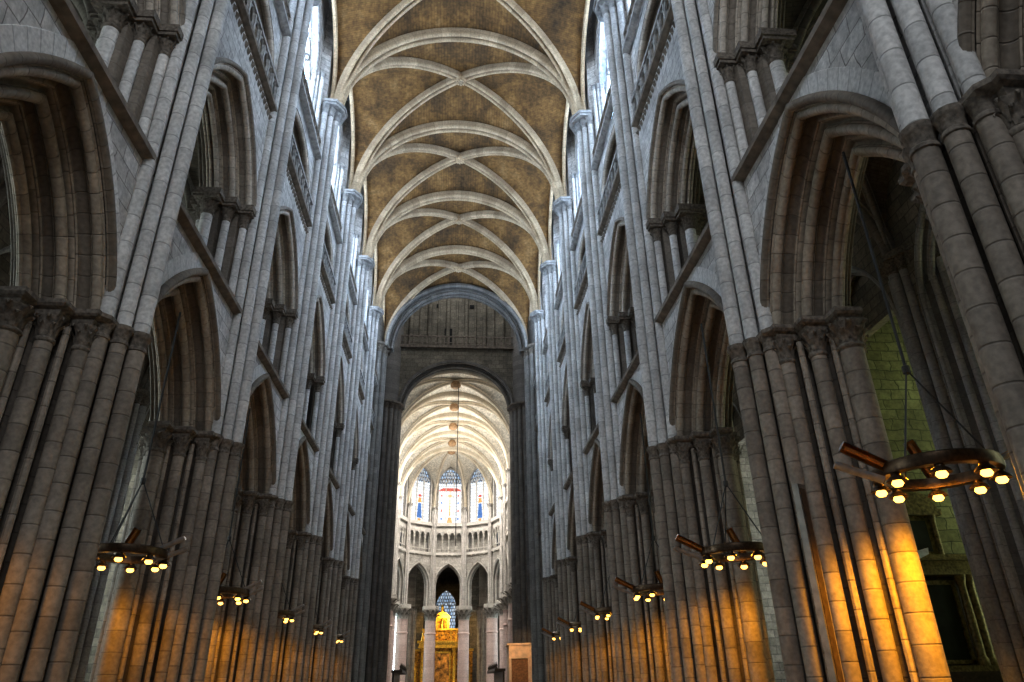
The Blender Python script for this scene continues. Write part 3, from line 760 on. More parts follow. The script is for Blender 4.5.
# lantern gallery above the choir arch
g = thing('lantern_gallery', 'dim railed lantern gallery with wall shafts and dark doorway, seen inside the crossing arch', 'gallery', (0, CRE-.5, 29.6))
put('gallery_floor', MB().box(-6, 6, -.15, 1.6, -.1, .15).mesh('gallery_floor', LEDGE, False), g)
put('back_wall', MB().box(-6, 6, 1.45, 1.6, .1, 8).mesh('back_wall', LANT, False), g)
put('hand_rail', MB().box(-6, 6, -.12, 0, 1.0, 1.12).mesh('hand_rail', LEDGE, False), g)
put('railing', MB().box(-6, 6, -.1, -.02, .4, .46).mesh('railing', LEDGE, False), g)
bme = MB().box(-.06, .06, -.11, .0, .1, 1.05).mesh('baluster', LEDGE, False)
for k in range(29): put('baluster', bme, g, (-5.6+k*.4, 0, 0))
for k in range(13):
    put('wall_shaft', MB().lathe([(.22 if k % 2 else .13, .1), (.22 if k % 2 else .13, 8)], 12).mesh('wall_shaft', LANT), g, (-5.3+k*.87+.0, 1.42, 0))
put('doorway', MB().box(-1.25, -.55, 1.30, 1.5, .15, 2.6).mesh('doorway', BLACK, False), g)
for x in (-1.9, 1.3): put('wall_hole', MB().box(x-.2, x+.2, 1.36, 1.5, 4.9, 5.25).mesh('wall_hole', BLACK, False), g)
# lantern side walls, roof; transept shells
struct('wall_lantern_left', MB().box(-7.4, -7.1, CRW, CRE, 24, 40).mesh('wall_lantern_left', LANT, False))
struct('wall_lantern_right', MB().box(7.1, 7.4, CRW, CRE, 24, 40).mesh('wall_lantern_right', LANT, False))
for s, side in SIDES:
    b = MB(); X0, X1 = 7.3, 22
    for y in (CRW+1.0, CRE-.6): b.box(min(s*X0, s*X1), max(s*X0, s*X1), y-.1, y+.1, 0, 28)
    b.box(min(s*X0, s*X1), max(s*X0, s*X1), CRW, CRE, 28, 28.3); b.box(min(s*X1, s*(X1+.3)), max(s*X1, s*(X1+.3)), CRW, CRE, 0, 28)
    struct(f'wall_transept_{side}', b.mesh('wall_transept', WALLIN, False))

# ------------------------------------------------------------------ choir (its axis bends slightly to the left)
BEND = 0.020
def CH(x, y):
    dy = y-56; return (x*cos(BEND)-dy*sin(BEND), 56+dy*cos(BEND)+x*sin(BEND))
def chloc(x, y, z=0): p = CH(x, y); return (p[0], p[1], z)
XC, YA, RA = 6.2, 82.4, 6.3
Z1, Z2, Z3, Z4, ZV = 10.35, 16.25, 20.0, 27.0, 21.4
def apse_column(p, label, vis=True, ang=0.):
    t = thing('apse_column', label, 'column', chloc(*p), ang, 'round columns of the choir')
    put('base', cached('abase', lambda: MB().lathe([(1.1, 0), (1.1, .5), (.95, .7), (.9, .9), (.76, 1.0)], 16).mesh('base', PINK)), t)
    put('shaft', cached('ashaft', lambda: MB().lathe([(.66, 1), (.65, 4.2), (.63, 8.75)], 20).mesh('shaft', PINK)), t)
    put('collar', cached('acol', lambda: MB().lathe([(.62, 7.2), (.70, 7.24), (.72, 7.34), (.62, 7.42)], 20).mesh('collar', PINK)), t)
    put('capital', capital_me(.60, 1.15, CHARCH, 10), t, (0, 0, 8.75))
    put('abacus', cached('aab', lambda: MB().prism([(.98*cos(pi/8+k*pi/4), .98*sin(pi/8+k*pi/4)) for k in range(8)], 9.9, 10.3).mesh('abacus', CHARCH, False)), t)
    for k, dx in enumerate((0, .22, -.22)):
        put('wall_shaft', shaft_me(.15 if k == 0 else .09, 10.3, ZV, CHSH, 10), t, (dx, -.42 if k == 0 else -.32, 0))
    put('shaft_capital', capital_me(.2, .5, CHARCH, 6), t, (0, -.4, ZV))
    return t
def part_of(w):
    def f(name, label, cat, loc, rz, group):
        o = bpy.data.objects.new(name, None); COL.objects.link(o); o.parent = w; o.location = (0, 0, loc[2]); return o
    return f
def choir_side(p0, p1, tagword, stained=None, asthing=True):
    P0, P1 = Vector(chloc(*p0)), Vector(chloc(*p1)); mid = (P0+P1)/2; hc = (P1-P0).length/2
    d = (P1-P0).normalized(); rz = atan2(d.y, d.x)+pi/2     # local y = along chord, local x = outward (to the right of travel)
    a = hc-.26; rise = max(a*1.35, 2.6) if hc < 2.5 else 3.3; zs = 15.2-rise
    loc = (mid.x, mid.y, 0)
    # wall
    b = MB(); spandrel(b, a, rise, zs, .05, 0, hc, Z2+.05, 10, zs-10.2)
    b.add([(.0, -hc, Z3-.7), (.0, hc, Z3-.7), (.0, hc, Z3), (.0, -hc, Z3)], [(0, 1, 2, 3)])
    wa = hc-.42; wr = wa*1.5 if hc < 2.5 else 3.2; wzs = Z4-wr
    spandrel(b, wa, wr, wzs, 0, .25, hc, 28.3, 10, wzs-Z3)
    b.add([(1.1, -hc, Z2-.1), (1.1, hc, Z2-.1), (1.1, hc, Z3), (1.1, -hc, Z3)], [(0, 1, 2, 3)])
    w = struct('wall_choir', b.mesh('wall_choir', CHST, False), loc, rz)
    # arch
    ar = (thing if asthing else part_of(w))('choir_arcade_arch', f'pale pointed arch {tagword}', 'arch', (mid.x, mid.y, 10.3), rz, 'choir arcade arches')
    put('arch_order', arch_shell(MB(), a, rise, order_prof(.06, -.10, -.06, .3, .07), zs, 12, zs-10.2).mesh('arch_order', CHARCH), ar, (0, 0, -10.3))
    put('arch_order', arch_shell(MB(), a, rise, order_prof(-.10, -.24, .3, .8, .06), zs, 12, zs-10.2).mesh('arch_order', CHARCH), ar, (0, 0, -10.3))
    # triforium
    tr = (thing if asthing else part_of(w))('triforium_arcade', f'small lancet triforium row {tagword}', 'triforium', (mid.x, mid.y, Z2), rz, 'choir triforium arcades')
    nl = 4 if hc < 2.5 else 5; hw = hc-.35; st = 2*hw/nl
    put('string_course', MB().box(-.22, .3, -hc, hc, -.12, .12).mesh('string_course', CHARCH, False), tr)
    for k in range(int(hc*3)): put('bead', cached('bead', lambda: MB().lathe([(.0, -.1), (.08, -.05), (.08, .05), (0, .1)], 6).mesh('bead', CHARCH)), tr, (-.22, -hc+.3+k*.62, -.2))
    put('sill_course', MB().box(-.25, .3, -hc, hc, 3.35, 3.75).mesh('sill_course', CHARCH, False), tr)
    put('parapet', MB().box(-.14, -.04, -hc, hc, .12, .2).box(-.14, -.04, -hc, hc, .55, .62).mesh('parapet', CHARCH, False), tr)
    cm = cached('tcol', lambda: MB().lathe([(.11, .1), (.11, .2), (.075, .25), (.075, 1.75), (.13, 1.95), (.13, 2.05)], 8).mesh('colonnette', CHARCH))
    for k in range(nl+1): put('colonnette', cm, tr, (.08, -hw+k*st, 0))
    for k in range(nl):
        b = MB(); spandrel(b, st/2-.06, st*.75, 2.0, 0, 0, st/2, 3.4, 6); arch_shell(b, st/2-.06, st*.75, [(0, 0), (0, .3)], 2.0, 6)
        put('lancet_head', b.mesh('lancet_head', CHARCH, False), tr, (0, -hw+(k+.5)*st, 0))
    put('pier_block', MB().box(0, .5, -hc, -hw, 0, 3.4).mesh('pier_block', CHARCH, False), tr)
    put('pier_block', MB().box(0, .5, hw, hc, 0, 3.4).mesh('pier_block', CHARCH, False), tr)
    # window
    wn = struct(window_name(), None, (mid.x, mid.y, Z3), rz)
    for nm, me in window_meshes(('ch', round(wa, 2)), wa, Z3, wzs+.3, wr-.3, 3, CHARCH, .5, .07): put(nm, me, wn, (0, 0, -Z3))
    put('pane', pane_me(('ch', round(wa, 2)), wa, Z3, wzs+.3, wr-.3, CHGLASS, .45), wn, (0, 0, -Z3))
    # coloured glass in front of the clear quarries
    h = arc_pts(wa-.05, wr-.35, 0, 8, 0, wzs+.3)
    poly = h+[(-u, z) for u, z in reversed(h[:-1])]
    put('tracery_glass', MB().add([(.40, u, z) for u, z in poly], [tuple(range(len(poly)))], [(u, z) for u, z in poly]).mesh('tracery_glass', TRACGL, False), wn, (0, 0, -Z3))
    def col(m, u0, u1, z0, z1, nm): put(nm, MB().add([(.38, u0, z0), (.38, u1, z0), (.38, (u0+u1)/2+(u1-u0)*.3, z1), (.38, (u0+u1)/2-(u1-u0)*.3, z1)], [(0, 1, 2, 3)]).mesh(nm, m, False), wn)
    if stained == 'cross':
        col(REDG, -wa, wa, 4.1, 4.5, 'red_border'); col(AMBER, -.10, .10, 1.0, 4.2, 'cross_upright'); col(AMBER, -.42, .42, 3.4, 3.6, 'cross_beam'); col(AMBER, -.35, .35, .1, .8, 'figure_glass')
        for sg in (1, -1):
            for z in (.5, 1.5, 2.5, 3.4): col(BLUE if z in (.5, 2.5) else REDG, sg*wa*.68-.13, sg*wa*.68+.13, z, z+.28, 'roundel_glass')
    elif stained == 'figure':
        col(BLUE, -.36, .36, .5, 2.3, 'robe_glass'); col(AMBER, -.3, .3, 2.4, 3.0, 'figure_glass'); col(REDG, -.25, .25, 3.1, 3.4, 'red_border'); col(AMBER, -.28, .28, .05, .45, 'foot_glass')
    return rz
ap = [(RA*sin(radians(t)), YA+RA*cos(radians(t))) for t in (-90, -54, -18, 18, 54, 90)]
words = ['on the far left side of the rounded apse', 'just left of the apse centre', 'at the centre of the apse, above the gold altarpiece', 'just right of the apse centre', 'on the far right side of the rounded apse']
st = [None, 'figure', 'cross', 'figure', None]
for k in range(5): choir_side(ap[k], ap[k+1], words[k], st[k])
cl = ['round grey column at the left end of the apse arcade', 'pale pinkish round column left of the dark apse bay', 'pink round column standing left of the gold altarpiece', 'pink round column standing right of the gold altarpiece', 'pink round column right of the dark apse bay', 'pale round column at the right end of the apse arcade']
for k in range(6): apse_column(ap[k], cl[k], True, -radians((-90, -54, -18, 18, 54, 90)[k]))
# straight choir sides
NB = 4; CP = (YA-CRE-.3)/NB
for s, side in SIDES:
    for k in range(NB):
        y0 = YA-CP*k; y1 = y0-CP
        if s > 0: choir_side((XC, y0), (XC, y1), f'in the right choir wall, {ORD[k]} from the apse', asthing=k < 2)
        else: choir_side((-XC, y1), (-XC, y0), f'in the left choir wall, {ORD[k]} from the apse', asthing=False)
        if k < NB-1 and (s > 0 or k < 1): apse_column((s*XC, y1), f'white round column in the straight choir arcade on the {side}, {ORD[k]} from the apse', True, -s*pi/2)
# choir vault
ch_cell = vault_bay(MB(), -CP/2, CP/2, XC-.3, ZV+.4, 27.9-ZV-.4, 28.0-ZV-.4, 18, 1.5, 27.6-ZV-.4, 4, .1).mesh('ceiling', CHWEB, True, 30)
ctr = [(u, 0, ZV+.4+z) for u, z in arc_pts(XC-.3, 27.7-ZV-.4, 0, 18)]; ctr = MB().sweep(ctr+[(-x, 0, z) for x, _, z in reversed(ctr[:-1])], (0, -1, 0), roll_sec(.22, .36)).mesh('transverse_rib', CHRIB)
cdg = [diag_me(sg, XC-.3, ZV+.4, 27.8-ZV-.4, CP/2, .15, .28, CHRIB) for sg in (1, -1)]
for k in range(NB):
    yc = YA-CP*(k+.5)
    struct('ceiling', ch_cell, chloc(0, yc), BEND)
    t = thing('choir_diagonal_ribs', f'{ORD[k]} crossed rib pair of the pale choir vault, counted from the apse', 'vault rib', chloc(0, yc, ZV), BEND, 'diagonal ribs of the choir vault')
    for me in cdg: put('diagonal_rib', me, t, (0, 0, -ZV))
    put('boss', cached('cboss', lambda: MB().lathe([(.02, -.62), (.3, -.6), (.46, -.46), (.5, -.25), (.4, 0)], 14).mesh('boss', CHBOSS)), t, (0, 0, 27.7-ZV))
for k in range(NB+1):
    tag(put('choir_transverse_rib', ctr, None, chloc(0, YA-CP*k), BEND), f'{ORD[k]} pale rib arching straight across the choir vault, counted from the apse', 'vault rib', 'transverse ribs of the choir vault')
# apse vault: webs between radiating ribs
cx, cy = 0., YA+.9
web = MB(); ribs = []
zb = 27.9
def arib(p, n=14): return [(cx+(p[0]-cx)*cos(pi/2*k/n), cy+(p[1]-cy)*cos(pi/2*k/n), ZV+.4+(zb-ZV-.4)*sin(pi/2*k/n)) for k in range(n+1)]
for k in range(5):
    r0 = arib(ap[k]); r1 = arib(ap[k+1]); mx, my = (ap[k][0]+ap[k+1][0])/2, (ap[k][1]+ap[k+1][1])/2
    hh = math.dist(ap[k], ap[k+1])/2; fa = arc_pts(hh, 3.6, 0, 14, 0, 23.6)
    for r, e in ((r0, ap[k]), (r1, ap[k+1])):
        rows = []; uvs = []
        for j in range(15):
            f = fa[j][0]/hh; fp = Vector((mx+(e[0]-mx)*f, my+(e[1]-my)*f, fa[j][1])); q = Vector(r[j])
            rows.append([tuple(fp.lerp(q, m/4)) for m in range(5)]); uvs.append([(m/4*(fp-q).length, j*.5) for m in range(5)])
        web.grid(rows, uvs)
struct('ceiling_apse', web.mesh('ceiling_apse', CHWEB, True, 30), chloc(0, 56), BEND).location = (CH(0, 56)[0], 56, 0)
bpy.data.objects['ceiling_apse'].matrix_world = Matrix.Translation((0, 56, 0)) @ Matrix.Rotation(BEND, 4, 'Z') @ Matrix.Translation((0, -56, 0))
t = thing('apse_vault_ribs', 'fan of pale ribs meeting at a boss over the apse windows', 'vault rib', (0, 0, 0))
t.matrix_world = Matrix.Translation((0, 56, 0)) @ Matrix.Rotation(BEND, 4, 'Z') @ Matrix.Translation((0, -56, 0))
for p in ap[1:5]:
    r = arib(p); lat = Vector((p[0]-cx, p[1]-cy, 0)).cross(Vector((0, 0, 1))).normalized()
    put('radiating_rib', MB().sweep(r, lat, one_roll(.18, .3)).mesh('radiating_rib', CHRIB), t)
put('boss', cached('cboss', None), t, (cx, cy, zb))

# ambulatory: dark ring of outer wall, axial chapel
RO = 12.2
amb = [(RO*sin(radians(t)), YA+RO*cos(radians(t))) for t in (-90, -64, -38, -14, 14, 38, 64, 90)]
for k in range(7):
    P0, P1 = Vector(chloc(*amb[k])), Vector(chloc(*amb[k+1])); mid = (P0+P1)/2; hc = (P1-P0).length/2; d = (P1-P0).normalized(); rz = atan2(d.y, d.x)+pi/2
    if k == 3: continue
    b = MB(); spandrel(b, 1.2, 1.8, 10.0, 0, 0, hc+.1, 16, 8, 7.); b.add([(0, -hc-.1, 0), (0, hc+.1, 0), (0, hc+.1, 3), (0, -hc-.1, 3)], [(0, 1, 2, 3)])
    struct('wall_ambulatory', b.mesh('wall_ambulatory', WALLIN, False), (mid.x, mid.y, 0), rz)
    wn = struct(window_name(), None, (mid.x, mid.y, 3), rz)
    for nm, me in window_meshes('amb', 1.2, 3, 10, 1.8, 3, AISPIER, .3, .06): put(nm, me, wn, (0, 0, -3))
    put('pane', pane_me(('amb', k == 4), 1.2, 3, 10, 1.8, PURPLE if k == 4 else AIGLASS, .25), wn, (0, 0, -3))
for k, tt in enumerate((-51, -26, 26, 51)):
    x, y = (RO-1.6)*sin(radians(tt)), YA+(RO-1.6)*cos(radians(tt))
    t = thing('ambulatory_pier', ['dark clustered pier behind the apse, between its two left columns', 'dark pier behind the pink column left of the altarpiece', 'dark pier behind the pink column right of the altarpiece', 'dark clustered pier behind the apse, between its two right columns'][k], 'pier', chloc(x, y), 0, 'ambulatory piers')
    put('core', cached('ambcore', lambda: MB().lathe([(.75, 0), (.75, 16)], 12).mesh('core', PIER)), t)
    for j in range(10): put('shaft', shaft_me(.16, 0, 10.2, PIER, 10), t, (.8*cos(j*pi/5), .8*sin(j*pi/5), 0)); put('capital', capital_me(.16, .4), t, (.8*cos(j*pi/5), .8*sin(j*pi/5), 10.2))
b = MB()
inn = [(RA*1.03*sin(radians(-90+k*180/14)), YA+RA*1.03*cos(radians(-90+k*180/14))) for k in range(15)]; out = [(RO*1.02*sin(radians(-90+k*180/14)), YA+RO*1.02*cos(radians(-90+k*180/14))) for k in range(15)]
b.grid([[chloc(x, y, 16.) for x, y in inn], [chloc(x, y, 16.) for x, y in out]])
struct('ceiling_ambulatory', b.mesh('ceiling_ambulatory', AISLEWEB, False))
for s, side in SIDES:
    b = MB(); b.add([chloc(s*RO, y, z) for y, z in ((CRE, 0), (YA, 0), (YA, 16), (CRE, 16))], [(0, 1, 2, 3)]); b.add([chloc(x, y, 16) for x, y in ((s*XC, CRE), (s*RO, CRE), (s*RO, YA), (s*XC, YA))], [(0, 1, 2, 3)])
    struct(f'wall_choir_aisle_{side}', b.mesh('wall_choir_aisle', WALLIN, False))
YL = YA+RO*cos(radians(14))
b = MB()
for s in (1, -1): b.add([chloc(s*2.95, y, z) for y, z in ((YL, 0), (108, 0), (108, 17), (YL, 17))], [(0, 1, 2, 3)])
b.add([chloc(x, y, 17) for x, y in ((-2.95, YL), (2.95, YL), (2.95, 108), (-2.95, 108))], [(0, 1, 2, 3)])
struct('wall_axial_chapel', b.mesh('wall_axial_chapel', WALLIN, False))
P = chloc(0, 108)
b = MB(); spandrel(b, 1.5, 2.3, 12.2, 0, 0, 3, 17, 10, 4.2); b.add([(0, -3, 0), (0, 3, 0), (0, 3, 8), (0, -3, 8)], [(0, 1, 2, 3)])
struct('wall_axial_chapel_end', b.mesh('wall_axial_end', WALLIN, False), P, pi/2+BEND)
wn = struct(window_name(), None, (P[0], P[1], 8), pi/2+BEND)
for nm, me in window_meshes('lady', 1.5, 8, 12.2, 2.3, 3, AISPIER, .3, .07): put(nm, me, wn, (0, 0, -8))
put('pane', pane_me('lady', 1.5, 8, 12.2, 2.3, TRACGL, .25), wn, (0, 0, -8))

# gold altarpiece in the axial chapel
ga = thing('gold_altarpiece', 'tall gilded altarpiece with columns, paintings and crowning statue, glowing beyond the apse columns', 'altarpiece', chloc(-.55, 92.6), BEND)
GA = [('altar_table', MB().box(-1.9, 1.9, -.9, .2, 0, 1.3), GOLDD), ('predella', MB().box(-2.5, 2.5, -.5, .4, 1.3, 2.4), GOLDD),
      ('back_panel', MB().box(-2.6, 2.6, .1, .4, 2.4, 8.2), GOLDD), ('painting', MB().box(-.95, .95, .0, .12, 2.7, 6.6), PAINTED),
      ('painting_frame', MB().box(-1.12, -.95, -.08, .14, 2.5, 6.8).box(.95, 1.12, -.08, .14, 2.5, 6.8).box(-1.12, 1.12, -.08, .14, 6.6, 6.85).box(-1.12, 1.12, -.08, .14, 2.45, 2.7), GOLD),
      ('entablature', MB().box(-2.8, 2.8, -.5, .4, 7.3, 7.55).box(-2.7, 2.7, -.4, .4, 7.55, 8.0).box(-2.95, 2.95, -.65, .4, 8.0, 8.3), GOLD),
      ('attic_panel', MB().box(-2.2, 2.2, -.1, .35, 8.3, 9.7), GOLDD), ('attic_cornice', MB().box(-2.4, 2.4, -.35, .4, 9.7, 9.95), GOLD), ('attic_relief', MB().lathe([(.0, -.12), (.5, -.1), (.6, 0), (.55, .05)], 16), GOLD),
      ('niche_frame', MB().box(-.85, -.6, -.25, .3, 9.95, 11.4).box(.6, .85, -.25, .3, 9.95, 11.4).box(-.95, .95, -.3, .3, 11.4, 11.6), GOLD),
      ('niche_back', MB().box(-.6, .6, .2, .3, 9.95, 11.4), GOLDD),
      ('pediment', MB().prism([(-.95, 0), (.95, 0), (.5, .5), (0, .75), (-.5, .5)], -.3, .3, lambda x, y, z: (x, z, 11.6+y)), GOLD)]
for nm, mb, m in GA:
    o = put(nm, mb.mesh(nm, m, False), ga)
    if nm == 'attic_relief': o.location = (0, -.12, 9.0); o.rotation_euler = (pi/2, 0, 0); o.scale = (1.6, 1, 1)
for x in (-1.75, -1.1, 1.1, 1.75): put('attic_pilaster', cached('atpil', lambda: MB().lathe([(.16, 8.3), (.11, 8.45), (.11, 9.5), (.17, 9.7)], 10).mesh('attic_pilaster', GOLD)), ga, (x, -.18, 0))
gcol = MB().lathe([(.26, 2.4), (.26, 2.7), (.19, 2.8), (.2, 4.5), (.17, 6.7), (.22, 6.9), (.3, 7.3)], 12)
for k in range(22):
    a = k*.9; gcol.lathe([(0, -.07), (.07, 0), (0, .07)], 5, .19*cos(a), .19*sin(a)); 
    for q in range(15): x, y, z = gcol.v[-1-q]; gcol.v[-1-q] = (x, y, z+2.95+k*.17)
gcol = gcol.mesh('twisted_column', GOLD)
for x in (-2.3, -1.55, 1.55, 2.3): put('twisted_column', gcol, ga, (x, -.3, 0))
fig = MB().lathe([(.0, 0), (.34, .0), (.30, .3), (.22, .75), (.27, .95), (.2, 1.1), (.09, 1.17), (.12, 1.26), (.13, 1.36), (.07, 1.46), (0, 1.48)], 12).mesh('statue', GOLD)
put('statue', fig, ga, (0, -.05, 9.95))
for x in (-2.2, 2.2): put('statue', fig, ga, (x, -.2, 8.3), 0, (.9, .9, .95))
put('statue', fig, ga, (0, 0, 12.3), 0, (.7, .7, .7)); ga.scale = (1.0, 1, .82)
for x in (-3.2, 3.2): put('wing_panel', MB().box(x-.55, x+.55, .05, .35, 0, 6.9).mesh('wing_panel', GOLDD, False), ga); put('wing_statue', fig, ga, (x, -.1, 2.6), 0, (1.2, 1, 1.9)); put('wing_cornice', MB().box(x-.65, x+.65, -.1, .4, 6.9, 7.2).mesh('wing_cornice', GOLD, False), ga)

# hanging cable in the choir, choir stalls, booth
tag(put('hanging_cable', MB().tube([(0, 0, 27.2), (0, 0, 12.5)], .035, 6).mesh('hanging_cable', CABLE), None, chloc(.28, 61.6)), 'thin dark cable hanging from the choir vault before the apse windows', 'cable')
for s, side in SIDES:
    t = thing('choir_stall', f'dark carved choir stall with spiky finials at the bottom of the choir on the {side}', 'choir stall', chloc(s*4.3, 70), BEND)
    put('back_panel', MB().box(s*.3-.08, s*.3+.08, -5, 5, 0, 2.9).mesh('back_panel', OLDOAK, False), t)
    put('seat_row', MB().box(min(-s*.5, s*.3), max(-s*.5, s*.3), -5, 5, 0, .55).mesh('seat_row', OLDOAK, False), t)
    put('canopy', MB().box(-.45, .45, -5.1, 5.1, 2.85, 3.05).mesh('canopy', OLDOAK, False), t)
    fm = cached('finial', lambda: MB().lathe([(.12, 3.05), (.05, 3.2), (.11, 3.3), (.03, 3.45), (.0, 3.65)], 8).mesh('finial', OLDOAK))
    for k in range(8): put('finial', fm, t, (-s*.3, -4.9+k*1.4, 0))
bt = thing('wooden_booth', 'pale beige wooden booth with brown door at the foot of the far right pier', 'booth', (4.5, 52.2, 0))
put('side_wall', MB().box(-.55, -.45, 0, 2.2, 0, 5.0).mesh('side_wall', WOOD, False), bt)
put('lintel', MB().box(-.55, 1.3, -.05, .15, 4.0, 5.0).mesh('lintel', WOOD, False), bt)
put('jamb', MB().box(-.55, -.38, -.05, .15, 0, 4.0).mesh('jamb', WOOD, False), bt)
put('jamb', MB().box(.75, 1.3, -.05, .15, 0, 4.0).mesh('jamb', WOOD, False), bt)
put('cornice', MB().box(-.65, 1.4, -.15, 2.3, 5.0, 5.15).mesh('cornice', WOOD, False), bt)
put('door', MB().box(-.38, .75, .02, .1, 0, 4.0).mesh('door', BROWNW, False), bt); bt.scale = (1, 1, .84)

# ------------------------------------------------------------------ ring chandeliers
def uplight_meshes():
    n = 10; b = MB(); rows = []
    for z in (0, .58): rows.append([(z, .075*cos(pi*k/n+pi), .075*sin(pi*k/n+pi)+.02) for k in range(n+1)])
    b.grid(rows); b.add([rows[0][k] for k in range(n+1)], [tuple(range(n+1))]); b.add([rows[1][k] for k in range(n+1)], [tuple(range(n+1))])
    shell = b.mesh('trough', STEEL)
    b = MB(); rows = [[(z, .066*cos(pi*k/n+pi), .066*sin(pi*k/n+pi)+.026) for k in range(n+1)] for z in (.01, .57)]
    b.grid(rows); inner = b.mesh('reflector', COPPER)
    tube = MB().tube([(.05, 0, 0), (.54, 0, 0)], .028, 8).mesh('lamp_tube', COPPER)
    return shell, inner, tube
UPL = uplight_meshes()
RING = MB().lathe([(.60, -.07), (.73, -.07), (.745, -.03), (.73, .07), (.70, .09), (.62, .07), (.60, -.07)], 48).mesh('ring', BRONZE)
SHADE = MB().lathe([(.02, .13), (.05, .12), (.06, .06), (.10, .03), (.125, -.01), (.115, -.015), (.09, .02), (.03, .05)], 16).mesh('shade', BRONZE)
LAMP = MB().lathe([(0, -.06), (.045, -.05), (.07, -.018), (.055, .02), (0, .03)], 12).mesh('bulb', BULB)
ZR = 3.95
def chandelier(x, y, s, label, light=1500, detail=True, z=ZR):
    t = thing('ring_chandelier', label, 'chandelier', (x, y, z), 0, 'ring chandeliers under the arcade arches')
    put('ring', RING, t)
    for k in range(8):
        a = 2*pi*(k+.3)/8; sh = put('shade', SHADE, t, (.66*cos(a), .66*sin(a), -.16)); put('bulb', LAMP, sh, (0, 0, -.02))
    az0 = pi if s > 0 else 0.
    top = 5.35-ZR
    for k in range(3):
        a = az0+.5+2*pi*k/3; put('suspension_rod', MB().tube([(.66*cos(a), .66*sin(a), .05), (0, 0, top)], .012, 6).mesh('suspension_rod', CABLE), t)
    put('knot', cached('knot', lambda: MB().lathe([(0, -.08), (.05, -.05), (.05, .05), (0, .08)], 8).mesh('knot', CABLE)), t, (0, 0, top))
    put('suspension_cable', MB().tube([(0, 0, top), (0, 0, 9.12-z)], .022, 6).mesh('suspension_cable', CABLE), t)
    for ba, az, el, zz, ro in ((pi-.02, pi-.30, 24, -.10, 0), (pi+.15, pi-.04, 27, .03, -2.2 if s > 0 else 0), (radians(57), radians(180), 66, .06, -2.0), (-.12, -.10, 24, .02, 0)):
        if s < 0: ba = pi-ba; az = pi-az; ro = -ro
        u = put('uplight', UPL[0], t, ((.70 if abs(ba) > .5 else .52)*cos(ba), .70*sin(ba), zz), 0, None, (ro, -radians(el), az))
        put('reflector', UPL[1], u); put('lamp_tube', UPL[2], u)
    lt = bpy.data.lights.new('chandelier_light', 'SPOT'); lt.energy = light; lt.color = (1., .43, .02); lt.spot_size = radians(166); lt.spot_blend = .25; lt.shadow_soft_size = .45
    lo = bpy.data.objects.new('chandelier_light', lt); COL.objects.link(lo); lo.parent = t; lo.location = (0, 0, -.25)
    return t
XCH = 5.95
chandelier(6.2, 8.2, 1, 'large ring chandelier with eight lit amber lamps beside the right edge of the photo', 780)
for k in range(0, 5):
    chandelier(XCH-.15, PY(k)+H2, 1, f'{ORD[k+1]} ring chandelier from the camera on the right, half behind a pier', (300, 230, 170, 130, 100)[k])
for k in range(0, 5):
    chandelier(-XCH, PY(k)+H2, -1, f'{ORD[k]} ring chandelier from the camera on the left, tilted uplights beside its lit lamps', (150, 200, 150, 110, 80)[k])

# tall narrow panel on pier
pn = thing('metal_panel', 'tall narrow grey metal panel fixed upright against the amber-lit pier on the right', 'panel', (5.42, 10.26, 0), radians(35))
put('housing', MB().box(-.10, .10, -.05, .05, .3, 4.32).mesh('housing', METPAN, False), pn)
put('grille', MB().box(-.07, .07, -.062, -.05, .4, 4.25).mesh('grille', OLDOAK, False), pn)

# ------------------------------------------------------------------ side chapel altarpiece in the right aisle
CY = 20.6
struct('wall_chapel_screen', MB().box(AX-.6, AX+4.6, CY+.35, CY+.6, 0, 15.5).mesh('wall_chapel_screen', MOSS, False))
at = thing('side_altarpiece', 'dark gilded altarpiece with black painting and curved pediment, below the big lamp ring', 'altarpiece', (13.95, CY, 0))
AT = [('altar_table', MB().box(-1.3, 1.3, -.8, .2, 0, 1.2), OLDOAK), ('predella', MB().box(-1.45, 1.45, -.35, .3, 1.2, 1.95), OLDGILT),
      ('predella_carving', MB().box(-1.2, 1.2, -.4, -.34, 1.35, 1.8), OLDOAK),
      ('painting', MB().box(-.75, .75, -.02, .1, 2.1, 4.1), CANVAS),
      ('painting_frame', MB().box(-.85, -.75, -.08, .12, 2.0, 4.2).box(.75, .85, -.08, .12, 2.0, 4.2).box(-.85, .85, -.08, .12, 4.1, 4.22).box(-.85, .85, -.08, .12, 2.0, 2.1), OLDGILT),
      ('back_panel', MB().box(-1.4, 1.4, .1, .3, 1.9, 4.6), OLDOAK),
      ('entablature', MB().box(-1.5, 1.5, -.35, .3, 4.35, 4.5).box(-1.42, 1.42, -.25, .3, 4.5, 4.75).box(-1.62, 1.62, -.45, .3, 4.75, 4.9), OLDGILT),
      ('attic_panel', MB().box(-.8, .8, -.05, .3, 4.9, 6.1), OLDGILT), ('attic_painting', MB().box(-.45, .45, -.1, -.04, 5.05, 5.95), CANVAS),
      ('attic_cornice', MB().box(-.95, .95, -.25, .3, 6.1, 6.28), OLDGILT),
      ('pediment', MB().prism([(.85*cos(pi*k/12), .55*sin(pi*k/12)) for k in range(13)], -.25, .3, lambda x, y, z: (x, z, 6.28+y)), OLDGILT)]
for nm, mb, m in AT: put(nm, mb.mesh(nm, m, False), at)
ac = MB().lathe([(.17, 1.95), (.17, 2.1), (.12, 2.18), (.125, 3.2), (.105, 4.05), (.13, 4.15), (.19, 4.35)], 12).mesh('column', OLDGILT)
for x in (-1.25, -1.0, 1.0, 1.25): put('column', ac, at, (x, -.15, 0))
for x in (-.68, .68): put('attic_column', MB().lathe([(.1, 4.9), (.07, 5.0), (.07, 5.9), (.11, 6.1)], 10).mesh('attic_column', OLDGILT), at, (x, -.12, 0))
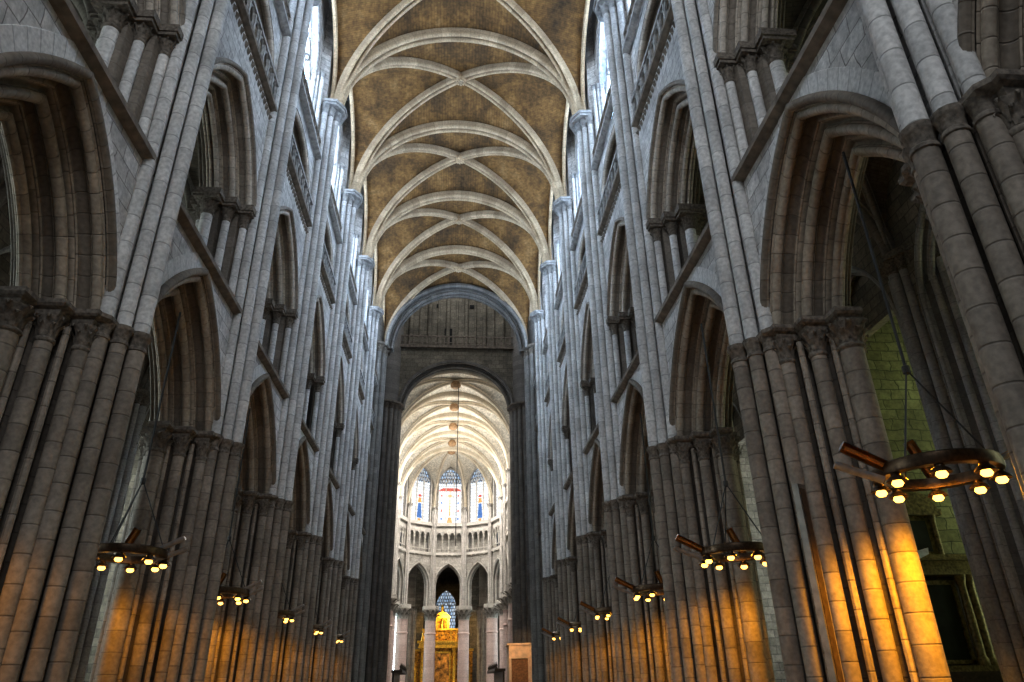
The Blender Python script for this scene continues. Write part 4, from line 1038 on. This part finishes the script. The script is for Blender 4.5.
sc = thing('wall_bracket_light', 'small pale pointed uplight trough on an arm before the dark side altarpiece', 'lamp', (13.25, 19.62, 4.72), radians(10))
put('trough', MB().add([(-.35, 0, -.2), (.45, 0, .12), (.5, .02, .3), (.2, .05, .22), (-.3, .02, .0), (-.35, .16, -.2), (.45, .16, .12), (.5, .16, .3), (.2, .16, .22), (-.3, .16, .0)], [(0, 1, 2, 3, 4), (5, 6, 7, 8, 9), (0, 1, 6, 5), (1, 2, 7, 6), (2, 3, 8, 7), (3, 4, 9, 8), (4, 0, 5, 9)]).mesh('trough', PALE, False), sc)
put('arm', MB().tube([(.1, .08, .05), (.1, .66, .05)], .025, 6).mesh('arm', CABLE), sc)

# ------------------------------------------------------------------ lights
def area(name, loc, rot, sx_, sy_, e, c):
    l = bpy.data.lights.new(name, 'AREA'); l.shape = 'RECTANGLE'; l.size = sx_; l.size_y = sy_; l.energy = e; l.color = c
    o = bpy.data.objects.new(name, l); COL.objects.link(o); o.location = loc; o.rotation_euler = rot; return o
area('lantern_daylight', (0, (CRW+CRE)/2, 39), (0, 0, 0), 8, 8, 600, (.95, .97, 1.))
area('west_fill', (0, -7, 19), (radians(72), 0, 0), 5, 6, 1050, (.90, .95, 1.))  # added fill light behind the camera, no window modelled there
area('choir_down_fill', chloc(0, 76, 25.5), (0, 0, BEND), 7, 14, 2600, (1., .95, .88))  # added fill hung inside the choir, brightens columns and arches below
area('choir_up_fill', chloc(0, 72, 20), (radians(180), 0, BEND), 6, 16, 1100, (1., .96, .88))  # added fill hung inside the choir, facing up to brighten the vault
lt = bpy.data.lights.new('aisle_lamp', 'SPOT'); lt.energy = 90; lt.color = (1., .43, .02); lt.spot_size = radians(166); lt.spot_blend = .25; lt.shadow_soft_size = .45
lo = bpy.data.objects.new('aisle_lamp', lt); COL.objects.link(lo); lo.location = (-6., 8.3, ZR-.25)
sp = bpy.data.lights.new('altar_fill', 'SPOT'); sp.energy = 650; sp.color = (1., .66, .2); sp.spot_size = radians(95); sp.shadow_soft_size = .3  # unseen spot added to brighten the gilding, no fitting modelled
so = bpy.data.objects.new('altar_fill', sp); COL.objects.link(so); so.location = chloc(0, 88.6, 9.6); so.rotation_euler = (radians(60), 0, 0)
bl = bpy.data.lights.new('booth_fill', 'SPOT'); bl.energy = 420; bl.color = (1., .62, .3); bl.spot_size = radians(70); bl.shadow_soft_size = .2  # unseen spot added in front to brighten the booth
bo = bpy.data.objects.new('booth_fill', bl); COL.objects.link(bo); bo.location = (3.6, 48.8, 6.2); bo.rotation_euler = (radians(52), 0, radians(-14))
wd = bpy.data.worlds.new('World'); scene.world = wd; wd.use_nodes = True
wd.node_tree.nodes['Background'].inputs[0].default_value = (.72, .84, 1., 1); wd.node_tree.nodes['Background'].inputs[1].default_value = .06

# ------------------------------------------------------------------ camera
cam = bpy.data.cameras.new('camera'); co = bpy.data.objects.new('camera', cam); COL.objects.link(co); scene.camera = co
f, pitch, yaw, roll = 700.81, .4591, .0828, -.0171
cam.sensor_width = 36; cam.lens = f/1024*36; cam.clip_end = 400; cam.clip_start = .05
fw = Vector((cos(pitch)*sin(yaw), cos(pitch)*cos(yaw), sin(pitch))); rt = Vector((cos(yaw), -sin(yaw), 0)); up = rt.cross(fw)
rt2 = rt*cos(roll)+up*sin(roll); up2 = up*cos(roll)-rt*sin(roll)
M = Matrix((rt2, up2, -fw)).transposed().to_4x4(); M.translation = (.2027, 0, 1.6); co.matrix_world = M
scene.view_settings.view_transform = 'Standard'; scene.view_settings.look = 'None'; scene.view_settings.exposure = .55; scene.view_settings.gamma = .86
scene.cycles.max_bounces = 6; scene.cycles.diffuse_bounces = 4; scene.cycles.use_denoising = True
